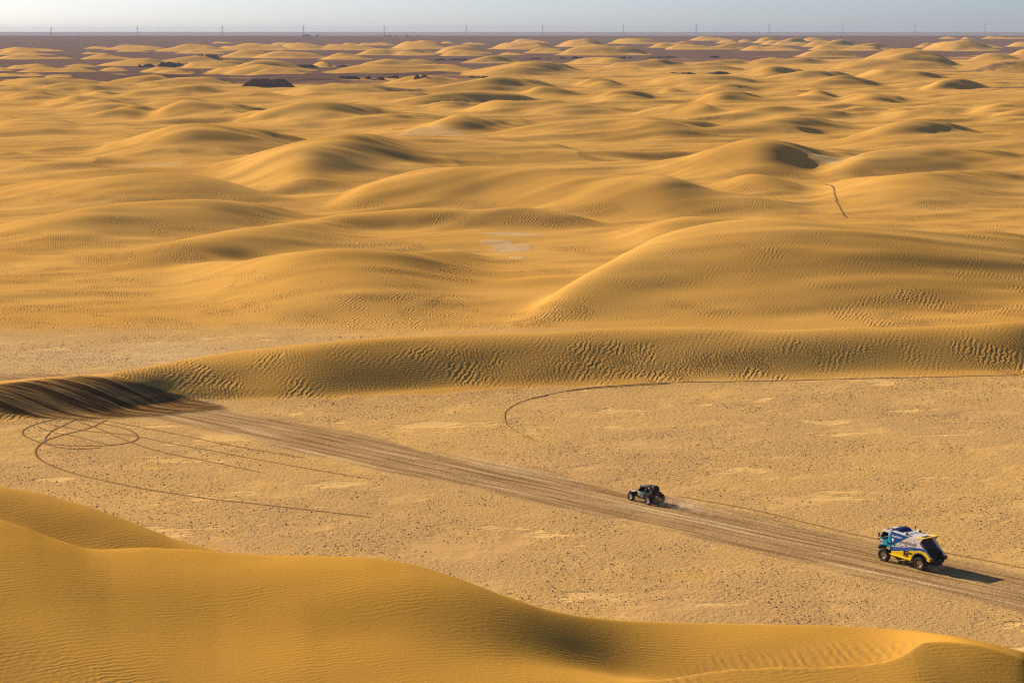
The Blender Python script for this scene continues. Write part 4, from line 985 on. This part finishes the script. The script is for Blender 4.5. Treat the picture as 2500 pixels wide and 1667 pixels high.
# ------------------------------------------------------------------ dark rock ledges standing out of the far sand
def rock_mat():
    g = G('dark_ledge_rock'); P = g.node('ShaderNodeTexCoord', out=3)
    n = g.noise(g.mapping(P, (.05, .05, .9)), 1.0, 5, .65); n2 = g.noise(P, .25, 5, .7)
    c = g.mix(g.step(n, .35, .65), (.12, .075, .062), (.26, .17, .125)); c = g.mix(g.mul(g.step(n2, .5, .75), .6), c, (.08, .052, .046))  # dark rock tones also carry painted shade of the camera-facing cliffs
    bump = g.node('ShaderNodeBump', {'Strength': 1.0, 'Distance': .5, 'Height': g.add(n, n2)})
    return g.done(c, .95, bump, .05)
M_ROCK = rock_mat()
def ledge(px0, px1, top, bot, label, rough=.35, deep=.35, seed=0, group='dark rock ledges among the far dunes', drop=.0):
    h = ground_hit((px0 + px1) / 2, bot)
    a = float(azim((px0 + px1) / 2, bot)); Y = h[1] if h and h[1] < 6800 else float(row_to_Y(bot))
    sc = Y / F_PX; L = (px1 - px0) * sc; hh = (bot - top) * sc
    rr = np.random.default_rng(seed); n = max(16, int((px1 - px0) / 2.2)); dp = max(6.0, L * deep)
    x0 = a * Y
    prof = 1 - 1.6 * rough * np.clip(smooth(rr.normal(0, 1, n), n * .05) * 1.5, 0, 1) - .12 * rough * rr.random(n)
    q = np.linspace(-1, 1, n); prof = prof * np.clip((1 - np.abs(q) ** 3) * 1.25, 0, 1)
    front = smooth(rr.normal(0, 1, n), 2) * dp * .12
    bm = bmesh.new(); rows = []
    steps = [(0, -1.2, 0), (.06, .0, 0), (.1, .42, 0), (.07, .45, 1), (.17, .72, 0), (.15, .78, 1), (.24, 1.0, 0), (.6, 1.0, 1), (1.0, .75, 0), (1.15, -1.2, 0)]
    for k in range(n):
        row = []
        for f, hz, j in steps:
            zz = hh * prof[k] * hz if hz > 0 else hz
            row.append(bm.verts.new((q[k] * L / 2 + rr.normal(0, .1) * sc, front[k] + f * dp * (1 if f < .3 else (1 - abs(q[k]) ** 4 * .6)) + rr.normal(0, .03) * hh, zz + (rr.normal(0, .02) * hh if hz > .3 else 0))))
        rows.append(row)
    for r0, r1 in zip(rows, rows[1:]):
        for k in range(len(steps) - 1): bm.faces.new((r0[k], r1[k], r1[k + 1], r0[k + 1]))
    for row in (rows[0], rows[-1]): bm.faces.new(row)
    bmesh.ops.recalc_face_normals(bm, faces=bm.faces)
    me = bpy.data.meshes.new('rock_ledge'); bm.to_mesh(me); bm.free(); me.materials.append(M_ROCK)
    o = bpy.data.objects.new('rock_ledge', me); C.objects.link(o); o.location = (x0, Y, land_z(x0, Y) - drop)
    return tag(o, label, 'rock', group)
ledge(588, 717, 193, 212, 'big dark flat-topped rock ledge, nearest of the ledges in the left half', .22, .3, 1)
ledge(333, 378, 156, 165, 'small broken rock ledge at the left tip of the far-left outcrop', .5, .4, 2)
ledge(380, 452, 152, 165, 'smooth dark sloping rock outcrop beside sand in the far left dunes', .2, .4, 3)
ledge(470, 533, 133, 138, 'thin dark rock crust capping a far dune left of centre', .5, .5, 4)
ledge(690, 775, 158, 164, 'low dark rock line right of the twin pointed dunes', .6, .4, 5)
ledge(776, 868, 159, 164, 'low dark rock line ending under the dark-tipped dune', .6, .4, 6)
ledge(818, 880, 186, 193, 'left end of the broken rock ledge behind the middle sand sheet', .6, .4, 7)
ledge(888, 940, 185, 195, 'bulky dark boulder ledge in the middle of the broken rock row', .5, .4, 8)
ledge(945, 985, 184, 191, 'small dark rock knob in the broken rock row', .6, .4, 9)
ledge(1010, 1046, 183, 191, 'dark rock knob half buried at the right end of the broken rock row', .4, .5, 10)
ledge(1135, 1200, 186, 191, 'thin far rock strip at the tip of the brown hollow', .6, .4, 11)
ledge(1050, 1160, 143, 148, 'far rock ledge line left of the single pointed dune', .6, .3, 12)
ledge(1275, 1345, 141, 145, 'long thin rock ledge right of the single pointed dune', .5, .3, 13)
ledge(1362, 1430, 138, 144, 'far dark rock ledge on the brown flat right of centre', .5, .3, 14)
ledge(1510, 1555, 138, 143, 'small dark ledge at the centre of the long brown flat', .5, .3, 15)
ledge(1568, 1690, 138, 142, 'long thin rock ledge edging the brown flat', .6, .3, 16)
ledge(1730, 1760, 137, 142, 'dark rock lump at the right end of the brown flat', .4, .4, 17)
ledge(1705, 1788, 175, 182, 'dark rock rim of the shallow hollow right of centre', .35, .5, 18)
ledge(1628, 1700, 177, 181, 'thin rock rim left of the shallow hollow', .5, .5, 19)

# ------------------------------------------------------------------ power pylons along the skyline
m_pyl = paint('pylon_steel', (.42, .42, .44), .6, .3)
def pylon():
    e = thing('pylon', 'x', 'pylon')
    Hh, bw, tw = 33.0, 3.0, .7
    b = MB()
    wz = lambda z: bw + (tw - bw) * min(1, z / (Hh * .7))
    for sx in (-1, 1):
        for sy in (-1, 1): b.path([(sx * wz(0), sy * wz(0), -3), (sx * wz(Hh * .7), sy * wz(Hh * .7), Hh * .7), (sx * tw * .7, sy * tw * .7, Hh)], .2, 4)
    zs = [0, 5, 9.5, 13.5, 17, 20, 23, 26, 29, 32]
    for z0, z1 in zip(zs, zs[1:]):
        w0, w1 = wz(z0), wz(z1)
        for sy in (-1, 1):
            b.bar((-w0, sy * w0, z0), (w1, sy * w1, z1), .13, 4); b.bar((w0, sy * w0, z0), (-w1, sy * w1, z1), .13, 4)
            b.bar((sy * w0, -w0, z0), (sy * w1, w1, z1), .13, 4)
    b.build('tower', m_pyl, e)
    for z, l in ((23.5, 3.6), (27, 4.4), (30.5, 3.2)):
        b = MB()
        for s in (-1, 1):
            b.bar((0, s * .5, z), (0, s * l, z), .16, 4); b.bar((0, s * .5, z + 1.2), (0, s * l, z), .12, 4); b.bar((0, s * l, z), (0, s * l, z - 1.4), .12, 4)
        b.build('cross_arm', m_pyl, e)
    return e
names = ['leftmost', 'second from the left', 'third from the left', 'fourth from the left, beside the earth-coloured houses', 'fifth from the left, above the low sheds', 'sixth from the left', 'seventh, at the middle of the line', 'sixth from the right',
         'fifth from the right', 'fourth from the right', 'third from the right', 'second from the right', 'rightmost']
proto = pylon()
for k, (px, top) in enumerate(zip((125, 336, 543, 741, 938, 1139, 1325, 1522, 1700, 1878, 2057, 2234, 2405), (67, 66, 64, 63, 63, 62, 61, 60, 59, 58, 58, 58, 57))):
    if k == 0: o = proto
    else:
        o = proto.copy(); C.objects.link(o)
        for ch in proto.children:
            c = ch.copy(); C.objects.link(c); c.parent = o
    Y = 7440.0; a = float(azim(px, 80)); x = a * Y
    o.location = (x, Y, CAM_H - float(tan_dep(top)) * Y - 33.0); o.rotation_euler = (0, 0, R(80))
    o['label'] = 'thin grey lattice pylon on the horizon, ' + names[k]; o['category'] = 'pylon'; o['group'] = 'pylons along the horizon'

# ------------------------------------------------------------------ low houses and sheds on the far rise
m_adobe = paint('earth_plaster', (.42, .30, .20), .9, .1); m_dark = paint('dark_shed', (.12, .08, .07), .9, .1); m_lime = paint('whitewash', (.7, .62, .52), .8, .1)
def house(px, row, w, h, mat, label, step=False):
    Y = 7350.0; a = float(azim(px, row)); sc = Y / F_PX; x = a * Y; z = land_z(x, Y)
    e = thing('house', label, 'house', (x, Y, z), 0.1, 'low buildings on the far rise')
    W, Hh, D = w * sc, h * sc, w * sc * .6
    b = MB(); b.box((0, 0, Hh / 2 - .5), (W, D, Hh + 1))
    if step: b.box((W * .62, .5, Hh * .3 - .5), (W * .3, D * .8, Hh * .6 + 1))
    b.build('wall', mat, e)
    b = MB(); b.box((0, 0, Hh + .12), (W + .5, D + .5, .24)); b.build('roof', mat, e)
    b = MB(); b.box((-W * .2, -D / 2 - .03, 1.0), (1.2, .1, 2.0)); b.build('door', m_dark, e)
    b = MB(); b.box((W * .22, -D / 2 - .03, Hh * .55), (1.3, .1, 1.0)); b.build('window', m_dark, e)
house(742, 86, 8, 2.4, m_adobe, 'sand-coloured low house left of the pylon foot on the skyline')
house(750, 86, 10, 3.6, m_adobe, 'largest earth-coloured house on the skyline', True)
house(775, 85, 7, 2.6, m_dark, 'brown low house right of the largest skyline house')
house(787, 85, 2.6, 3.0, m_lime, 'tiny whitewashed hut on the skyline')
house(941, 85, 9, 1.6, m_adobe, 'left shed of the pair under a skyline pylon')
house(952, 85, 9, 1.9, m_dark, 'right dark shed of the pair under a skyline pylon')
house(968, 85, 6, 1.5, m_dark, 'short dark shed right of the pylon sheds')
house(994, 85, 8, 1.7, m_dark, 'lone dark shed on the far rise')
house(1018, 85, 5, 1.4, m_dark, 'smallest dark shed on the far rise')
# ------------------------------------------------------------------ dust hanging behind the wheels
def dust(name, px, py, ln, wd, ht, dens, label):
    h = ground_hit(px, py)
    bm = bmesh.new(); bmesh.ops.create_icosphere(bm, subdivisions=3, radius=1.0)
    for v in bm.verts: v.co = (v.co.x * ln, v.co.y * wd, v.co.z * ht)
    me = bpy.data.meshes.new(name); bm.to_mesh(me); bm.free()
    o = bpy.data.objects.new(name, me); C.objects.link(o); o.location = (h[0], h[1], h[2] + ht * .55); o.rotation_euler = (0, 0, R(-52)); o['kind'] = 'stuff'
    m = bpy.data.materials.new('dust_cloud'); m.use_nodes = True; t = m.node_tree; t.nodes.clear()
    out = t.nodes.new('ShaderNodeOutputMaterial'); v = t.nodes.new('ShaderNodeVolumePrincipled'); v.inputs['Color'].default_value = (.9, .72, .48, 1)
    tc = t.nodes.new('ShaderNodeTexCoord'); n = t.nodes.new('ShaderNodeTexNoise'); n.inputs['Scale'].default_value = 1.3; n.inputs['Detail'].default_value = 4
    t.links.new(tc.outputs['Object'], n.inputs['Vector'])
    mp = t.nodes.new('ShaderNodeMapping'); mp.inputs['Scale'].default_value = (1 / ln, 1 / wd, 1 / ht); t.links.new(tc.outputs['Object'], mp.inputs[0])
    ln_ = t.nodes.new('ShaderNodeVectorMath'); ln_.operation = 'LENGTH'; t.links.new(mp.outputs[0], ln_.inputs[0])
    r1 = t.nodes.new('ShaderNodeMapRange'); r1.inputs[1].default_value = 1.0; r1.inputs[2].default_value = .1; t.links.new(ln_.outputs['Value'], r1.inputs[0])
    r2 = t.nodes.new('ShaderNodeMapRange'); r2.inputs[1].default_value = .48; r2.inputs[2].default_value = .72; t.links.new(n.outputs[0], r2.inputs[0])
    a = t.nodes.new('ShaderNodeMath'); a.operation = 'MULTIPLY'; t.links.new(r1.outputs[0], a.inputs[0]); t.links.new(r2.outputs[0], a.inputs[1])
    b = t.nodes.new('ShaderNodeMath'); b.operation = 'MULTIPLY'; t.links.new(a.outputs[0], b.inputs[0]); b.inputs[1].default_value = dens
    t.links.new(b.outputs[0], v.inputs['Density']); t.links.new(v.outputs[0], out.inputs['Volume']); me.materials.append(m)
dust('dust', 1668, 1246, 6.0, 1.4, 1.0, 1.3, '')
dust('dust', 2275, 1392, 2.6, 1.3, .6, .9, '')

# ------------------------------------------------------------------ the dusty air between here and the horizon
def haze_box():
    bm = bmesh.new(); bmesh.ops.create_cube(bm, size=1.0)
    for v in bm.verts: v.co = (v.co.x * 90000, 13000 + v.co.y * 28000, 44 + v.co.z * 112)
    me = bpy.data.meshes.new('haze'); bm.to_mesh(me); bm.free()
    o = bpy.data.objects.new('haze', me); C.objects.link(o); o['kind'] = 'stuff'
    m = bpy.data.materials.new('haze'); m.use_nodes = True; t = m.node_tree; t.nodes.clear()
    out = t.nodes.new('ShaderNodeOutputMaterial'); v = t.nodes.new('ShaderNodeVolumePrincipled')
    v.inputs['Color'].default_value = (.42, .50, .66, 1); v.inputs['Density'].default_value = 3.8e-5; v.inputs['Anisotropy'].default_value = .2
    t.links.new(v.outputs[0], out.inputs['Volume']); me.materials.append(m)
haze_box()
